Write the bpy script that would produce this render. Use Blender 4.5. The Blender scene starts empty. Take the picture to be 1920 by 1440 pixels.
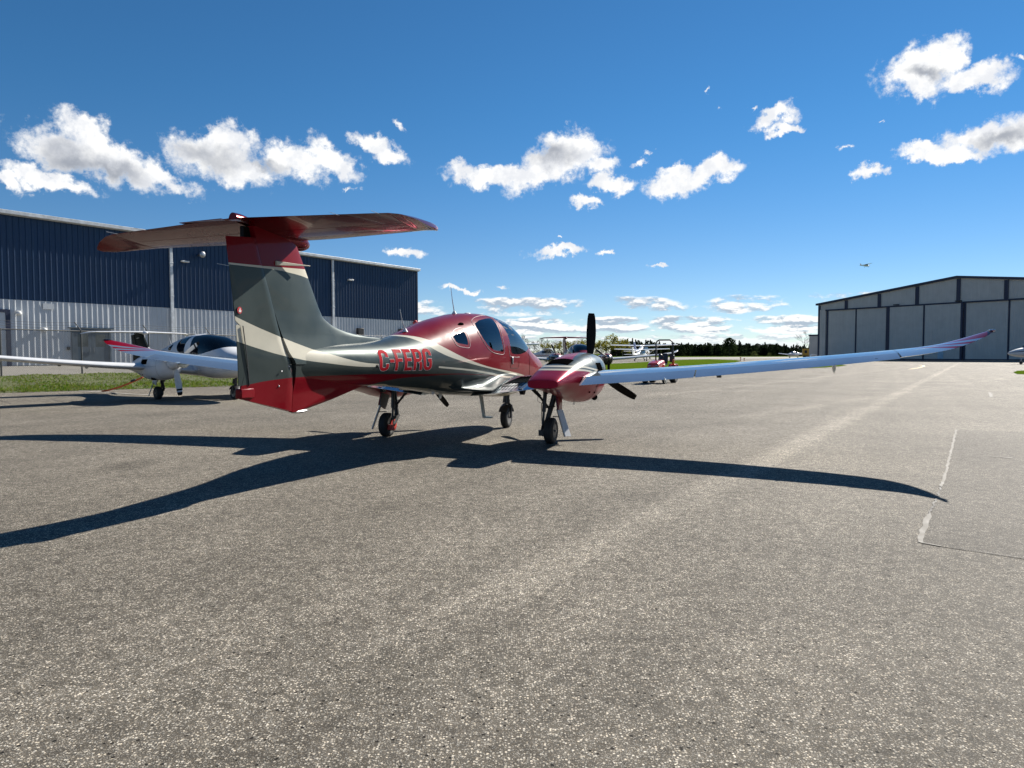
import bpy, bmesh, math, random
import numpy as np
from mathutils import Vector, Matrix, Euler
R = math.radians
random.seed(7)
scene = bpy.context.scene
COL = scene.collection

# ------------------------------------------------------------------ camera
CAM_H, CAM_F, CAM_PITCH, CAM_ROLL = 1.428, 1296.0, 2.50, -0.096
cam_data = bpy.data.cameras.new('camera')
cam_data.sensor_width = 36.0
cam_data.lens = 36.0 * CAM_F / 1920.0
cam_data.clip_start = 0.05
cam_data.clip_end = 20000.0
cam = bpy.data.objects.new('camera', cam_data)
COL.objects.link(cam)
cam.matrix_world = (Matrix.Translation((0, 0, CAM_H)) @ Matrix.Rotation(R(90 - CAM_PITCH), 4, 'X')
                    @ Matrix.Rotation(R(CAM_ROLL), 4, 'Z'))
scene.camera = cam

# ------------------------------------------------------------------ light
SUN_AZ, SUN_EL = 42.3, 33.3          # azimuth clockwise from +Y
sun_data = bpy.data.lights.new('sun', 'SUN')
sun_data.energy = 5.0
sun_data.angle = R(0.55)
sun_data.color = (1.0, 0.94, 0.85)
sun = bpy.data.objects.new('sun', sun_data)
COL.objects.link(sun)
sd = Vector((math.sin(R(SUN_AZ)) * math.cos(R(SUN_EL)), math.cos(R(SUN_AZ)) * math.cos(R(SUN_EL)), math.sin(R(SUN_EL))))
sun.rotation_euler = sd.to_track_quat('Z', 'Y').to_euler()
sun.location = sd * 60

scene.view_settings.view_transform = 'Standard'
scene.view_settings.look = 'None'
scene.view_settings.exposure = 1.0
scene.view_settings.gamma = 1.0
scene.view_settings.use_curve_mapping = False
scene.cycles.max_bounces = 8
scene.cycles.diffuse_bounces = 3
scene.cycles.glossy_bounces = 4
scene.cycles.transparent_max_bounces = 16
scene.cycles.caustics_reflective = False
scene.cycles.caustics_refractive = False
scene.cycles.sample_clamp_indirect = 4.0


# direction / ground point of a photo position (used once, to lay things out in world metres)
def pray(px, py):
    u = (px - 960) / CAM_F
    v = (720 - py) / CAM_F
    r = R(-CAM_ROLL)
    u, v = u * math.cos(r) + v * math.sin(r), -u * math.sin(r) + v * math.cos(r)
    t = R(CAM_PITCH)
    return Vector((u, math.cos(t) + v * math.sin(t), -math.sin(t) + v * math.cos(t)))


def gp(px, py, z=0.0):
    d = pray(px, py)
    k = (z - CAM_H) / d.z
    return Vector((d.x * k, d.y * k, z))


# ------------------------------------------------------------------ node helpers
class NT:
    def __init__(s, tree):
        s.t = tree
        s.n = tree.nodes
        s.l = tree.links
        s.n.clear()

    def new(s, typ, **kw):
        nd = s.n.new(typ)
        for k, v in kw.items():
            setattr(nd, k, v)
        return nd

    def put(s, inp, v):
        if isinstance(v, bpy.types.NodeSocket):
            s.l.new(v, inp)
        elif v is not None:
            inp.default_value = v

    def math(s, op, a, b=None, c=None, clamp=False):
        nd = s.new('ShaderNodeMath', operation=op, use_clamp=clamp)
        for i, v in enumerate((a, b, c)):
            if v is not None:
                s.put(nd.inputs[i], v)
        return nd.outputs[0]

    def vmath(s, op, a, b=None, scale=None):
        nd = s.new('ShaderNodeVectorMath', operation=op)
        s.put(nd.inputs[0], a)
        if b is not None:
            s.put(nd.inputs[1], b)
        if scale is not None:
            s.put(nd.inputs['Scale'], scale)
        return nd.outputs['Value'] if op in ('LENGTH', 'DOT_PRODUCT', 'DISTANCE') else nd.outputs[0]

    def mix(s, f, a, b):
        nd = s.new('ShaderNodeMix', data_type='RGBA')
        s.put(nd.inputs['Factor'], f)
        ins = [i for i in nd.inputs if i.type == 'RGBA']
        for i, v in zip(ins, (a, b)):
            s.put(i, v if isinstance(v, bpy.types.NodeSocket) else (*v[:3], 1.0))
        return [o for o in nd.outputs if o.type == 'RGBA'][0]

    def fmix(s, f, a, b):
        nd = s.new('ShaderNodeMix', data_type='FLOAT')
        s.put(nd.inputs[0], f)
        s.put(nd.inputs[2], a)
        s.put(nd.inputs[3], b)
        return nd.outputs[0]

    def smooth(s, x, lo, hi, a=0.0, b=1.0):
        nd = s.new('ShaderNodeMapRange', interpolation_type='SMOOTHSTEP')
        s.put(nd.inputs[0], x)
        for i, v in enumerate((lo, hi, a, b)):
            s.put(nd.inputs[i + 1], v)
        return nd.outputs[0]

    def noise(s, vec, scale, detail=4.0, rough=0.5, dist=0.0):
        nd = s.new('ShaderNodeTexNoise')
        s.put(nd.inputs['Vector'], vec)
        s.put(nd.inputs['Scale'], scale)
        s.put(nd.inputs['Detail'], detail)
        s.put(nd.inputs['Roughness'], rough)
        s.put(nd.inputs['Distortion'], dist)
        return nd.outputs[0]

    def sep(s, v):
        nd = s.new('ShaderNodeSeparateXYZ')
        s.put(nd.inputs[0], v)
        return nd.outputs

    def comb(s, x, y, z):
        nd = s.new('ShaderNodeCombineXYZ')
        for i, v in enumerate((x, y, z)):
            s.put(nd.inputs[i], v)
        return nd.outputs[0]

    def curve(s, x, pts):
        """smooth curve through pts [(x, value)...]"""
        pts = sorted(pts)
        x0, x1 = pts[0][0], pts[-1][0]
        vs = [p[1] for p in pts]
        v0, v1 = min(vs), max(vs)
        if v1 - v0 < 1e-6:
            v1 = v0 + 1e-3
        nx = s.math('DIVIDE', s.math('SUBTRACT', x, x0), x1 - x0, clamp=True)
        nd = s.new('ShaderNodeFloatCurve')
        c = nd.mapping.curves[0]
        q = [((p[0] - x0) / (x1 - x0), (p[1] - v0) / (v1 - v0)) for p in pts]
        c.points[0].location = q[0]
        c.points[1].location = q[-1]
        for p in q[1:-1]:
            c.points.new(*p)
        nd.mapping.update()
        s.put(nd.inputs['Value'], nx)
        return s.math('MULTIPLY_ADD', nd.outputs[0], v1 - v0, v0)

    def gt(s, a, b):
        return s.math('GREATER_THAN', a, b)

    def lt(s, a, b):
        return s.math('LESS_THAN', a, b)

    def both(s, *m):
        r = m[0]
        for k in m[1:]:
            r = s.math('MULTIPLY', r, k)
        return r


def new_mat(name):
    m = bpy.data.materials.new(name)
    m.use_nodes = True
    nt = NT(m.node_tree)
    out = nt.new('ShaderNodeOutputMaterial')
    return m, nt, out


def principled(nt, out, **kw):
    b = nt.new('ShaderNodeBsdfPrincipled')
    for k, v in kw.items():
        k = k.replace('_', ' ')
        if isinstance(v, tuple) and len(v) == 3:
            v = (*v, 1.0)
        nt.put(b.inputs[k], v)
    nt.l.new(b.outputs[0], out.inputs['Surface'])
    return b


def simple_mat(name, color, rough=0.5, metal=0.0, coat=0.0, var=0.15, vscale=3.0, bump=0.0, bscale=60.0, spec=0.5):
    m, nt, out = new_mat(name)
    tc = nt.new('ShaderNodeTexCoord').outputs['Object']
    n = nt.noise(tc, vscale, 5.0, 0.6)
    f = nt.smooth(n, 0.3, 0.7)
    c = nt.mix(f, tuple(x * (1 - var) for x in color), tuple(min(1, x * (1 + var)) for x in color))
    r = nt.fmix(f, max(0.02, rough * 0.85), min(1, rough * 1.15))
    b = principled(nt, out, Base_Color=c, Roughness=r, Metallic=metal, Coat_Weight=coat, Coat_Roughness=0.03,
                   Specular_IOR_Level=spec)
    if bump:
        bp = nt.new('ShaderNodeBump')
        bp.inputs['Strength'].default_value = bump
        bp.inputs['Distance'].default_value = 0.01
        nt.put(bp.inputs['Height'], nt.noise(tc, bscale, 4.0, 0.6))
        nt.put(b.inputs['Normal'], bp.outputs[0])
    return m


# ------------------------------------------------------------------ mesh helpers
class MB:
    """collects shapes for ONE mesh object"""

    def __init__(s):
        s.v = []
        s.f = []
        s.m = []

    def add(s, verts, faces, mi=0):
        o = len(s.v)
        s.v += [tuple(p) for p in verts]
        s.f += [tuple(i + o for i in f) for f in faces]
        s.m += [mi] * len(faces)

    def loft(s, rings, cap0=True, cap1=True, closed=True, mi=0):
        n = len(rings[0])
        verts = [p for r in rings for p in r]
        faces = []
        for i in range(len(rings) - 1):
            for j in range(n if closed else n - 1):
                a = i * n + j
                b = i * n + (j + 1) % n
                faces.append((a, b, b + n, a + n))
        if closed and cap0:
            faces.append(tuple(range(n))[::-1])
        if closed and cap1:
            faces.append(tuple((len(rings) - 1) * n + j for j in range(n)))
        s.add(verts, faces, mi)

    def box(s, lo, hi, mi=0, M=None):
        x0, y0, z0 = lo
        x1, y1, z1 = hi
        v = [Vector(p) for p in ((x0, y0, z0), (x1, y0, z0), (x1, y1, z0), (x0, y1, z0), (x0, y0, z1), (x1, y0, z1), (x1, y1, z1), (x0, y1, z1))]
        if M is not None:
            v = [M @ p for p in v]
        s.add(v, [(0, 3, 2, 1), (4, 5, 6, 7), (0, 1, 5, 4), (1, 2, 6, 5), (2, 3, 7, 6), (3, 0, 4, 7)], mi)

    def tube(s, pts, r, n=8, mi=0, cap=True):
        pts = [Vector(p) for p in pts]
        rs = r if isinstance(r, (list, tuple)) else [r] * len(pts)
        rings = []
        prev = None
        for i, p in enumerate(pts):
            d = (pts[min(i + 1, len(pts) - 1)] - pts[max(i - 1, 0)]).normalized()
            if prev is None:
                up = Vector((0, 0, 1)) if abs(d.z) < 0.9 else Vector((1, 0, 0))
                a = d.cross(up).normalized()
            else:
                a = (prev - d * prev.dot(d)).normalized()
            prev = a
            b = d.cross(a)
            rings.append([p + (a * math.cos(2 * math.pi * k / n) + b * math.sin(2 * math.pi * k / n)) * rs[i] for k in range(n)])
        s.loft(rings, cap, cap, True, mi)

    def lathe(s, prof, origin, axis='X', n=32, mi=0, cap=True):
        """prof: (along, radius)"""
        rings = []
        o = Vector(origin)
        ax = {'X': (Vector((1, 0, 0)), Vector((0, 1, 0)), Vector((0, 0, 1))), 'Y': (Vector((0, 1, 0)), Vector((0, 0, 1)), Vector((1, 0, 0))),
              'Z': (Vector((0, 0, 1)), Vector((1, 0, 0)), Vector((0, 1, 0)))}[axis]
        for a, r in prof:
            rings.append([o + ax[0] * a + (ax[1] * math.cos(2 * math.pi * k / n) + ax[2] * math.sin(2 * math.pi * k / n)) * r for k in range(n)])
        s.loft(rings, cap, cap, True, mi)

    def prism(s, outline, d, mi=0):
        """outline: list of 3D points, extruded by vector d"""
        n = len(outline)
        d = Vector(d)
        v = [Vector(p) for p in outline] + [Vector(p) + d for p in outline]
        f = [tuple(range(n))[::-1], tuple(range(n, 2 * n))] + [(i, (i + 1) % n, (i + 1) % n + n, i + n) for i in range(n)]
        s.add(v, f, mi)

    def ell(s, c, r, nu=16, nv=10, mi=0):
        rings = []
        for i in range(1, nv):
            a = math.pi * i / nv
            rings.append([(c[0] + r[0] * math.sin(a) * math.cos(2 * math.pi * k / nu), c[1] + r[1] * math.sin(a) * math.sin(2 * math.pi * k / nu), c[2] - r[2] * math.cos(a)) for k in range(nu)])
        s.loft(rings, True, True, True, mi)

    def mirror(s):
        o = MB()
        o.v = [(-p[0], p[1], p[2]) for p in s.v]
        o.f = [f[::-1] for f in s.f]
        o.m = list(s.m)
        return o


def finish_mesh(me, angle=35, flat=False):
    bm = bmesh.new()
    bm.from_mesh(me)
    bmesh.ops.remove_doubles(bm, verts=bm.verts, dist=1e-5)
    bmesh.ops.recalc_face_normals(bm, faces=bm.faces)
    bm.to_mesh(me)
    bm.free()
    if not flat:
        me.polygons.foreach_set('use_smooth', [True] * len(me.polygons))
        me.set_sharp_from_angle(angle=R(angle))


def obj(name, mb, mats, parent=None, angle=35, flat=False, raw=False, bevel=0.0):
    me = bpy.data.meshes.new(name)
    me.from_pydata([tuple(p) for p in mb.v], [], mb.f)
    mats = mats if isinstance(mats, (list, tuple)) else [mats]
    for m in mats:
        me.materials.append(m)
    if len(mats) > 1:
        me.polygons.foreach_set('material_index', mb.m)
    if not raw:
        finish_mesh(me, angle, flat)
    o = bpy.data.objects.new(name, me)
    COL.objects.link(o)
    if parent is not None:
        o.parent = parent
    if bevel:
        bv = o.modifiers.new('bevel', 'BEVEL')
        bv.width = bevel
        bv.segments = 2
        bv.limit_method = 'ANGLE'
        bv.angle_limit = R(40)
    return o


def tag(o, label=None, cat=None, group=None, kind=None):
    if label:
        o['label'] = label
    if cat:
        o['category'] = cat
    if group:
        o['group'] = group
    if kind:
        o['kind'] = kind
    return o


def empty(name, loc, rz=0.0, label=None, cat=None, group=None):
    o = bpy.data.objects.new(name, None)
    COL.objects.link(o)
    o.location = loc
    o.rotation_euler = (0, 0, rz)
    o.empty_display_size = 0.3
    return tag(o, label, cat, group)


def structure(o):
    o['kind'] = 'structure'
    return o
# ------------------------------------------------------------------ sky
world = bpy.data.worlds.new('World')
scene.world = world
world.use_nodes = True


def azel(px, py):
    d = pray(px, py).normalized()
    return math.atan2(d.x, d.y), math.asin(d.z)


# clouds: (photo x, y, half width, half height, tilt) turned into azimuth / elevation on the sky
CLOUDS = [
    (130, 285, 105, 42, 12), (165, 245, 50, 36, 20), (215, 300, 110, 40, 22), (290, 335, 80, 20, 14), (85, 335, 95, 20, 12), (10, 340, 40, 18, 10),
    (395, 290, 95, 42, 0), (430, 262, 48, 34, 0), (450, 320, 70, 36, 10), (545, 300, 70, 36, 8), (620, 300, 62, 28, 22),
    (700, 272, 42, 18, 18), (730, 292, 38, 20, 0), (748, 232, 16, 14, 40), (652, 353, 20, 6, 0),
    (1070, 278, 62, 38, 10), (1045, 300, 70, 34, -10), (1005, 330, 70, 26, -14), (900, 330, 76, 22, 4), (960, 326, 70, 22, 0), (1130, 312, 36, 18, 0),
    (1150, 346, 52, 17, 4), (1098, 376, 32, 12, 14), (1265, 342, 62, 22, -6), (1330, 322, 58, 22, -14), (1270, 320, 32, 14, 0), (1205, 300, 24, 11, -20), (1215, 284, 22, 8, -30),
    (1720, 130, 74, 40, -6), (1775, 108, 44, 32, -30), (1720, 165, 50, 24, 10), (1825, 145, 78, 24, 6), (1910, 105, 26, 12, 0),
    (1840, 258, 84, 36, -8), (1900, 262, 90, 36, 0), (1730, 290, 48, 18, 14), (1790, 292, 60, 14, 0), (1632, 320, 36, 14, 4),
    (1450, 220, 44, 17, -6), (1470, 240, 36, 9, -6), (1418, 198, 18, 7, -20), (1352, 200, 16, 8, 30), (1328, 168, 14, 8, -30), (1590, 263, 20, 8, -10), (1653, 230, 16, 6, 0),
    (760, 473, 38, 12, 0), (1050, 470, 56, 11, 0), (1136, 471, 22, 9, 6), (1238, 498, 24, 6, 0), (940, 543, 26, 9, 0), (865, 545, 40, 7, 0), (1046, 442, 10, 5, 0),
]
CORES = [(140, 300, 90, 40, 14), (215, 318, 70, 26, 14), (390, 295, 78, 32, 4), (1042, 288, 52, 28, -6), (1735, 140, 42, 18, 8), (1890, 265, 70, 24, -6), (500, 310, 50, 18, 8)]


def build_world():
    nt = NT(world.node_tree)
    out = nt.new('ShaderNodeOutputWorld')
    sky = nt.new('ShaderNodeTexSky', sky_type='NISHITA')
    sky.sun_disc = False
    sky.sun_elevation = R(SUN_EL)
    sky.sun_rotation = R(SUN_AZ)
    sky.altitude = 200
    sky.air_density = 0.8
    sky.dust_density = 0.0
    sky.ozone_density = 4.2
    hs = nt.new('ShaderNodeHueSaturation')
    hs.inputs['Saturation'].default_value = 1.10
    hs.inputs['Value'].default_value = 1.0
    nt.l.new(sky.outputs[0], hs.inputs['Color'])
    bg = nt.new('ShaderNodeBackground')
    bg.inputs['Strength'].default_value = SKY_STRENGTH
    SKYCOL = hs.outputs[0]

    d = nt.new('ShaderNodeTexCoord').outputs['Generated']
    dx, dy, dz = nt.sep(d)
    az = nt.math('ARCTAN2', dx, dy)
    el = nt.math('ARCSINE', dz)
    # clear spring air: a little more cyan high up
    tint = nt.mix(nt.smooth(el, 0.0, 0.35), (0.98, 0.96, 0.98), (0.63, 1.02, 1.09))
    nt.l.new(nt.vmath('MULTIPLY', SKYCOL, tint), bg.inputs['Color'])
    # ragged edges: push the position about with noise
    w1 = nt.new('ShaderNodeTexNoise')
    nt.put(w1.inputs['Vector'], d)
    w1.inputs['Scale'].default_value = 26
    w1.inputs['Detail'].default_value = 7
    w1.inputs['Roughness'].default_value = 0.62
    off = nt.vmath('SCALE', nt.vmath('SUBTRACT', w1.outputs['Color'], (0.5, 0.5, 0.5)), scale=0.06)
    pos = nt.vmath('ADD', nt.comb(az, el, 0.0), off)

    def blobs(lst, pos, grow=1.0):
        acc = None
        for px, py, rx, ry, tilt in lst:
            a, e = azel(px, py)
            k = 1.0 / CAM_F * math.cos(a) ** 1.3
            mp = nt.new('ShaderNodeMapping', vector_type='TEXTURE')
            nt.put(mp.inputs['Vector'], pos)
            mp.inputs['Location'].default_value = (a, e, 0)
            mp.inputs['Rotation'].default_value = (0, 0, R(-tilt))
            mp.inputs['Scale'].default_value = (rx * k * grow, ry * k * grow, 1e3)
            ln = nt.vmath('LENGTH', mp.outputs[0])
            if rx < 27 and grow < 1.12:      # small ones are only wisps
                ln = nt.math('ADD', ln, 0.42)
            acc = ln if acc is None else nt.math('SMOOTH_MIN', acc, ln, 0.25)
        return nt.math('SUBTRACT', 1.0, acc)

    D = blobs(CLOUDS, pos, 1.10)
    fine = nt.noise(d, 62, 9, 0.66)
    D2 = nt.math('ADD', D, nt.math('MULTIPLY', nt.math('SUBTRACT', fine, 0.5), 1.25))
    mask = nt.smooth(D2, -0.02, 0.52)
    core = nt.smooth(blobs(CORES, nt.vmath('ADD', pos, (0.0, 0.0, 0.0)), 1.15), -0.05, 1.0)
    core = nt.math('MULTIPLY', core, nt.smooth(nt.noise(d, 20, 4, 0.5), 0.25, 0.6, 0.65, 0.95))
    soft = nt.noise(d, 34, 6, 0.6)
    col = nt.mix(nt.smooth(soft, 0.38, 0.62), (0.80, 0.82, 0.86), (1.02, 1.02, 1.01))
    # brighter rims facing the sun
    col = nt.mix(nt.smooth(D2, 0.35, 0.02), col, (1.0, 1.0, 1.0))
    col = nt.mix(core, col, (0.31, 0.34, 0.40))
    # sheet of small flat clouds far away, thinning upward
    zz = nt.math('MAXIMUM', nt.math('ADD', dz, 0.012), 0.004)
    def puff(shift):
        e1 = nt.math('ADD', el, shift)
        acc = None
        for k, (c, w, sx, sy) in enumerate(((0.068, 0.026, 11.0, 30.0), (0.040, 0.022, 17.0, 62.0), (0.014, 0.022, 26.0, 120.0))):
            n = nt.noise(nt.comb(nt.math('MULTIPLY', az, sx), nt.math('MULTIPLY', e1, sy), 7.3 * k + 1.7), 1.0, 8, 0.60)
            win = nt.smooth(nt.math('ABSOLUTE', nt.math('SUBTRACT', el, c)), w, 0.3 * w, 0.0, 1.0)
            n = nt.math('MULTIPLY_ADD', nt.math('SUBTRACT', n, 0.2), win, 0.2)
            acc = n if acc is None else nt.math('MAXIMUM', acc, n)
        return acc
    n1 = puff(0.0)
    n2 = puff(0.004)
    thr = nt.curve(el, [(0.0, 0.37), (0.02, 0.395), (0.035, 0.41), (0.055, 0.43), (0.075, 0.48), (0.09, 0.55), (0.11, 0.80), (0.2, 0.95)])
    m2 = nt.smooth(nt.math('SUBTRACT', n1, thr), -0.01, 0.10)
    m2 = nt.math('MULTIPLY', m2, nt.smooth(el, 0.002, 0.03, 0.60, 0.95))
    lit = nt.smooth(nt.math('SUBTRACT', n2, n1), -0.03, 0.045)
    c2 = nt.mix(lit, (1.0, 1.0, 0.99), (0.42, 0.50, 0.60))
    c2 = nt.mix(nt.smooth(el, 0.0, 0.035), (0.84, 0.90, 0.95), c2)
    allm = nt.math('MAXIMUM', mask, m2)
    ccol = nt.mix(mask, c2, col)
    bg2 = nt.new('ShaderNodeBackground')
    nt.l.new(ccol, bg2.inputs['Color'])
    bg2.inputs['Strength'].default_value = 0.54
    ms = nt.new('ShaderNodeMixShader')
    nt.l.new(allm, ms.inputs[0])
    nt.l.new(bg.outputs[0], ms.inputs[1])
    nt.l.new(bg2.outputs[0], ms.inputs[2])
    nt.l.new(ms.outputs[0], out.inputs[0])


SKY_STRENGTH = 0.05
build_world()
world.cycles.sampling_method = 'MANUAL'
world.cycles.sample_map_resolution = 512
# ------------------------------------------------------------------ ground
def asphalt(name, base=(0.193, 0.175, 0.144), lane=True, dark=1.0):
    m, nt, out = new_mat(name)
    tc = nt.new('ShaderNodeTexCoord').outputs['Object']
    x, y, z = nt.sep(tc)
    xy = nt.comb(x, y, 0.0)
    def cells(scale):
        vo = nt.new('ShaderNodeTexVoronoi', feature='F1')
        nt.put(vo.inputs['Vector'], xy)
        vo.inputs['Scale'].default_value = scale
        c = nt.sep(vo.outputs['Color'])
        return vo.outputs['Distance'], c[0], c[1]
    d1, r1, q1 = cells(90)
    d2, r2, q2 = cells(185)
    d3, r3, q3 = cells(36)
    # dark binder, fine pale grit, scattered pale stones, a few holes where stones are gone
    v = nt.smooth(nt.noise(xy, 260, 3, 0.6), 0.3, 0.7, 0.20, 0.74)
    g2 = nt.both(nt.smooth(r2, 0.38, 0.46), nt.smooth(d2, 0.50, 0.38))
    v = nt.fmix(g2, v, nt.math('MULTIPLY_ADD', q2, 1.1, 0.75))
    g1 = nt.both(nt.smooth(r1, 0.48, 0.54), nt.smooth(d1, 0.47, 0.36))
    v = nt.fmix(g1, v, nt.math('MULTIPLY_ADD', q1, 2.0, 1.05))
    g3 = nt.both(nt.smooth(r3, 0.86, 0.90), nt.smooth(d3, 0.30, 0.20))
    v = nt.fmix(g3, v, 0.12)
    rnd, rnd2 = r1, q2
    v = nt.math('MULTIPLY', v, nt.smooth(nt.noise(xy, 11, 4, 0.75), 0.32, 0.68, 0.72, 1.28))
    big = nt.noise(xy, 0.35, 6, 0.6)
    med = nt.noise(xy, 2.3, 6, 0.65)
    v = nt.math('MULTIPLY', v, nt.smooth(big, 0.3, 0.7, 0.86, 1.14))
    v = nt.math('MULTIPLY', v, nt.smooth(med, 0.3, 0.7, 0.92, 1.08))
    # tracks and joints run along the apron
    stre = nt.noise(nt.comb(nt.math('ADD', nt.math('MULTIPLY', x, 0.9), nt.math('MULTIPLY', y, -0.5)), nt.math('MULTIPLY', nt.math('ADD', x, y), 0.03), 0.0), 0.8, 5, 0.6)
    v = nt.math('MULTIPLY', v, nt.smooth(stre, 0.35, 0.68, 0.92, 1.10))
    if lane:
        for (a, b, w, s) in LANES:
            d = (b - a).normalized()
            nrm = (-d.y, d.x)
            off = -(a.x * nrm[0] + a.y * nrm[1])
            dist = nt.math('ADD', nt.math('ADD', nt.math('MULTIPLY', x, nrm[0]), nt.math('MULTIPLY', y, nrm[1])), off)
            dist = nt.math('ADD', dist, nt.math('MULTIPLY', nt.math('SUBTRACT', med, 0.5), 0.35 * w + 0.08))
            f = nt.smooth(nt.math('ABSOLUTE', dist), w * 0.15, w, 1.0, 0.0)
            along = nt.math('ADD', nt.math('ADD', nt.math('MULTIPLY', x, d.x), nt.math('MULTIPLY', y, d.y)), -(a.x * d.x + a.y * d.y))
            f = nt.math('MULTIPLY', f, nt.smooth(along, -0.9, 2.2))
            f = nt.math('MULTIPLY', f, nt.smooth(nt.noise(xy, 0.9, 4, 0.6), 0.3, 0.6, 0.65, 1.0))
            v = nt.math('MULTIPLY', v, nt.math('MULTIPLY_ADD', f, s, 1.0))
        for (c, rx, ry, s) in STAINS:
            dd = nt.vmath('LENGTH', nt.comb(nt.math('DIVIDE', nt.math('SUBTRACT', x, c.x), rx), nt.math('DIVIDE', nt.math('SUBTRACT', y, c.y), ry), 0.0))
            f = nt.smooth(nt.math('ADD', dd, nt.math('MULTIPLY', med, 0.8)), 0.7, 1.5, 1.0, 0.0)
            v = nt.math('MULTIPLY', v, nt.math('MULTIPLY_ADD', f, s, 1.0))
    tint = nt.mix(rnd2, (base[0] * 1.04, base[1] * 0.98, base[2] * 0.90), (base[0] * 0.96, base[1] * 1.0, base[2] * 1.06))
    col = nt.new('ShaderNodeVectorMath', operation='SCALE')
    nt.l.new(tint, col.inputs[0])
    nt.put(col.inputs['Scale'], nt.math('MULTIPLY', v, dark))
    b = principled(nt, out, Base_Color=col.outputs[0], Roughness=0.8, Specular_IOR_Level=0.12)
    bp = nt.new('ShaderNodeBump')
    bp.inputs['Strength'].default_value = 0.55
    bp.inputs['Distance'].default_value = 0.006
    h = nt.math('SUBTRACT', nt.math('ADD', nt.math('MULTIPLY', g1, 1.0), nt.math('MULTIPLY', g2, 0.5)), nt.math('MULTIPLY', g3, 1.5))
    nt.put(bp.inputs['Height'], h)
    nt.put(b.inputs['Normal'], bp.outputs[0])
    return m


LANES = [(gp(640, 1260), gp(1700, 730), 0.33, 0.44), (gp(250, 1425), gp(640, 1235), 0.2, 0.04),
         (gp(1200, 745), gp(1600, 700), 0.5, 0.18), (gp(1330, 790), gp(1480, 768), 0.35, 0.14), (gp(60, 960), gp(1300, 800), 0.5, -0.07), (gp(900, 1400), gp(1880, 860), 0.35, -0.06)]
STAINS = [(gp(1180, 930), 0.5, 0.25, -0.10), (gp(560, 1130), 0.22, 0.16, -0.12), (gp(1500, 1150), 0.16, 0.12, -0.14), (gp(1040, 872), 0.3, 0.3, -0.16), (gp(420, 960), 0.12, 0.10, -0.22), (gp(245, 872), 0.42, 0.55, -0.30), (gp(1875, 778), 1.0, 0.5, -0.12), (gp(60, 945), 0.16, 0.16, -0.2)]
M_ASPHALT = asphalt('apron asphalt')
M_PATCH = asphalt('patched asphalt', base=(0.168, 0.153, 0.128), lane=False, dark=0.93)


def sheet(name, pts, z, mat, sub=0):
    bm = bmesh.new()
    vs = [bm.verts.new((p[0], p[1], z)) for p in pts]
    bm.faces.new(vs)
    bmesh.ops.recalc_face_normals(bm, faces=bm.faces)
    for f in bm.faces:
        if f.normal.z < 0:
            f.normal_flip()
    me = bpy.data.meshes.new(name)
    bm.to_mesh(me)
    bm.free()
    me.materials.append(mat)
    o = bpy.data.objects.new(name, me)
    COL.objects.link(o)
    return structure(o)


sheet('ground', [(-5000, -200), (5000, -200), (5000, 9000), (-5000, 9000)], 0.0, M_ASPHALT)
# ------------------------------------------------------------------ twin engined aircraft (own axes: x right, y forward, z up, origin between the main wheels)
# y, halfwidth, zbot, zmid, ztop, n_upper, n_lower
FUS=np.array([
(3.74,.035,1.07,1.11,1.15,2.0,2.0),
(3.66,.17,.98,1.11,1.235,2.0,2.0),
(3.50,.29,.90,1.10,1.32,2.1,2.1),
(3.20,.42,.82,1.10,1.42,2.3,2.3),
(2.80,.52,.76,1.11,1.51,2.4,2.4),
(2.30,.59,.72,1.14,1.62,2.4,2.6),
(1.95,.615,.70,1.19,1.76,2.4,2.7),
(1.60,.63,.69,1.23,1.91,2.5,2.8),
(1.20,.645,.685,1.27,2.03,2.6,2.9),
(.70,.655,.72,1.30,2.10,2.7,3.0),
(.10,.66,.76,1.32,2.125,2.7,3.0),
(-.45,.64,.81,1.33,2.10,2.5,3.0),
(-1.0,.60,.848,1.34,2.03,2.3,2.8),
(-1.6,.53,.918,1.35,1.93,2.2,2.6),
(-2.2,.44,.99,1.36,1.79,2.1,2.3),
(-2.8,.345,1.058,1.37,1.665,2.0,2.1),
(-3.4,.265,1.10,1.37,1.60,2.0,2.0),
(-4.0,.205,1.145,1.38,1.57,2.0,2.0),
(-4.45,.150,1.185,1.38,1.545,2.0,2.0),
(-4.78,.080,1.20,1.38,1.53,2.0,2.0)])


# the first measurements were refined later: this smooth map carries them to the final proportions
_CY = (0.08096, 0.05508, 0.92758, -0.02837, -0.01198, 0.01224, 0.00131, -0.00007)
_CZ = (-0.05474, -0.00462, 0.01926, -0.00009, -0.00003, 1.01459, -0.01327, 0.00002)


def rm(y, z, x=0.0):
    x = abs(x)
    f = (1, x, y, x * y, y * y, z, y * z, y * y * z)
    yy = sum(a * b for a, b in zip(_CY, f))
    if y > 2.0:
        yy += (y - 2.0) * 0.13
    return yy, sum(a * b for a, b in zip(_CZ, f))


def rml(pts, x=0.0):
    return [rm(p[0], p[1], x) for p in pts]


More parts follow.
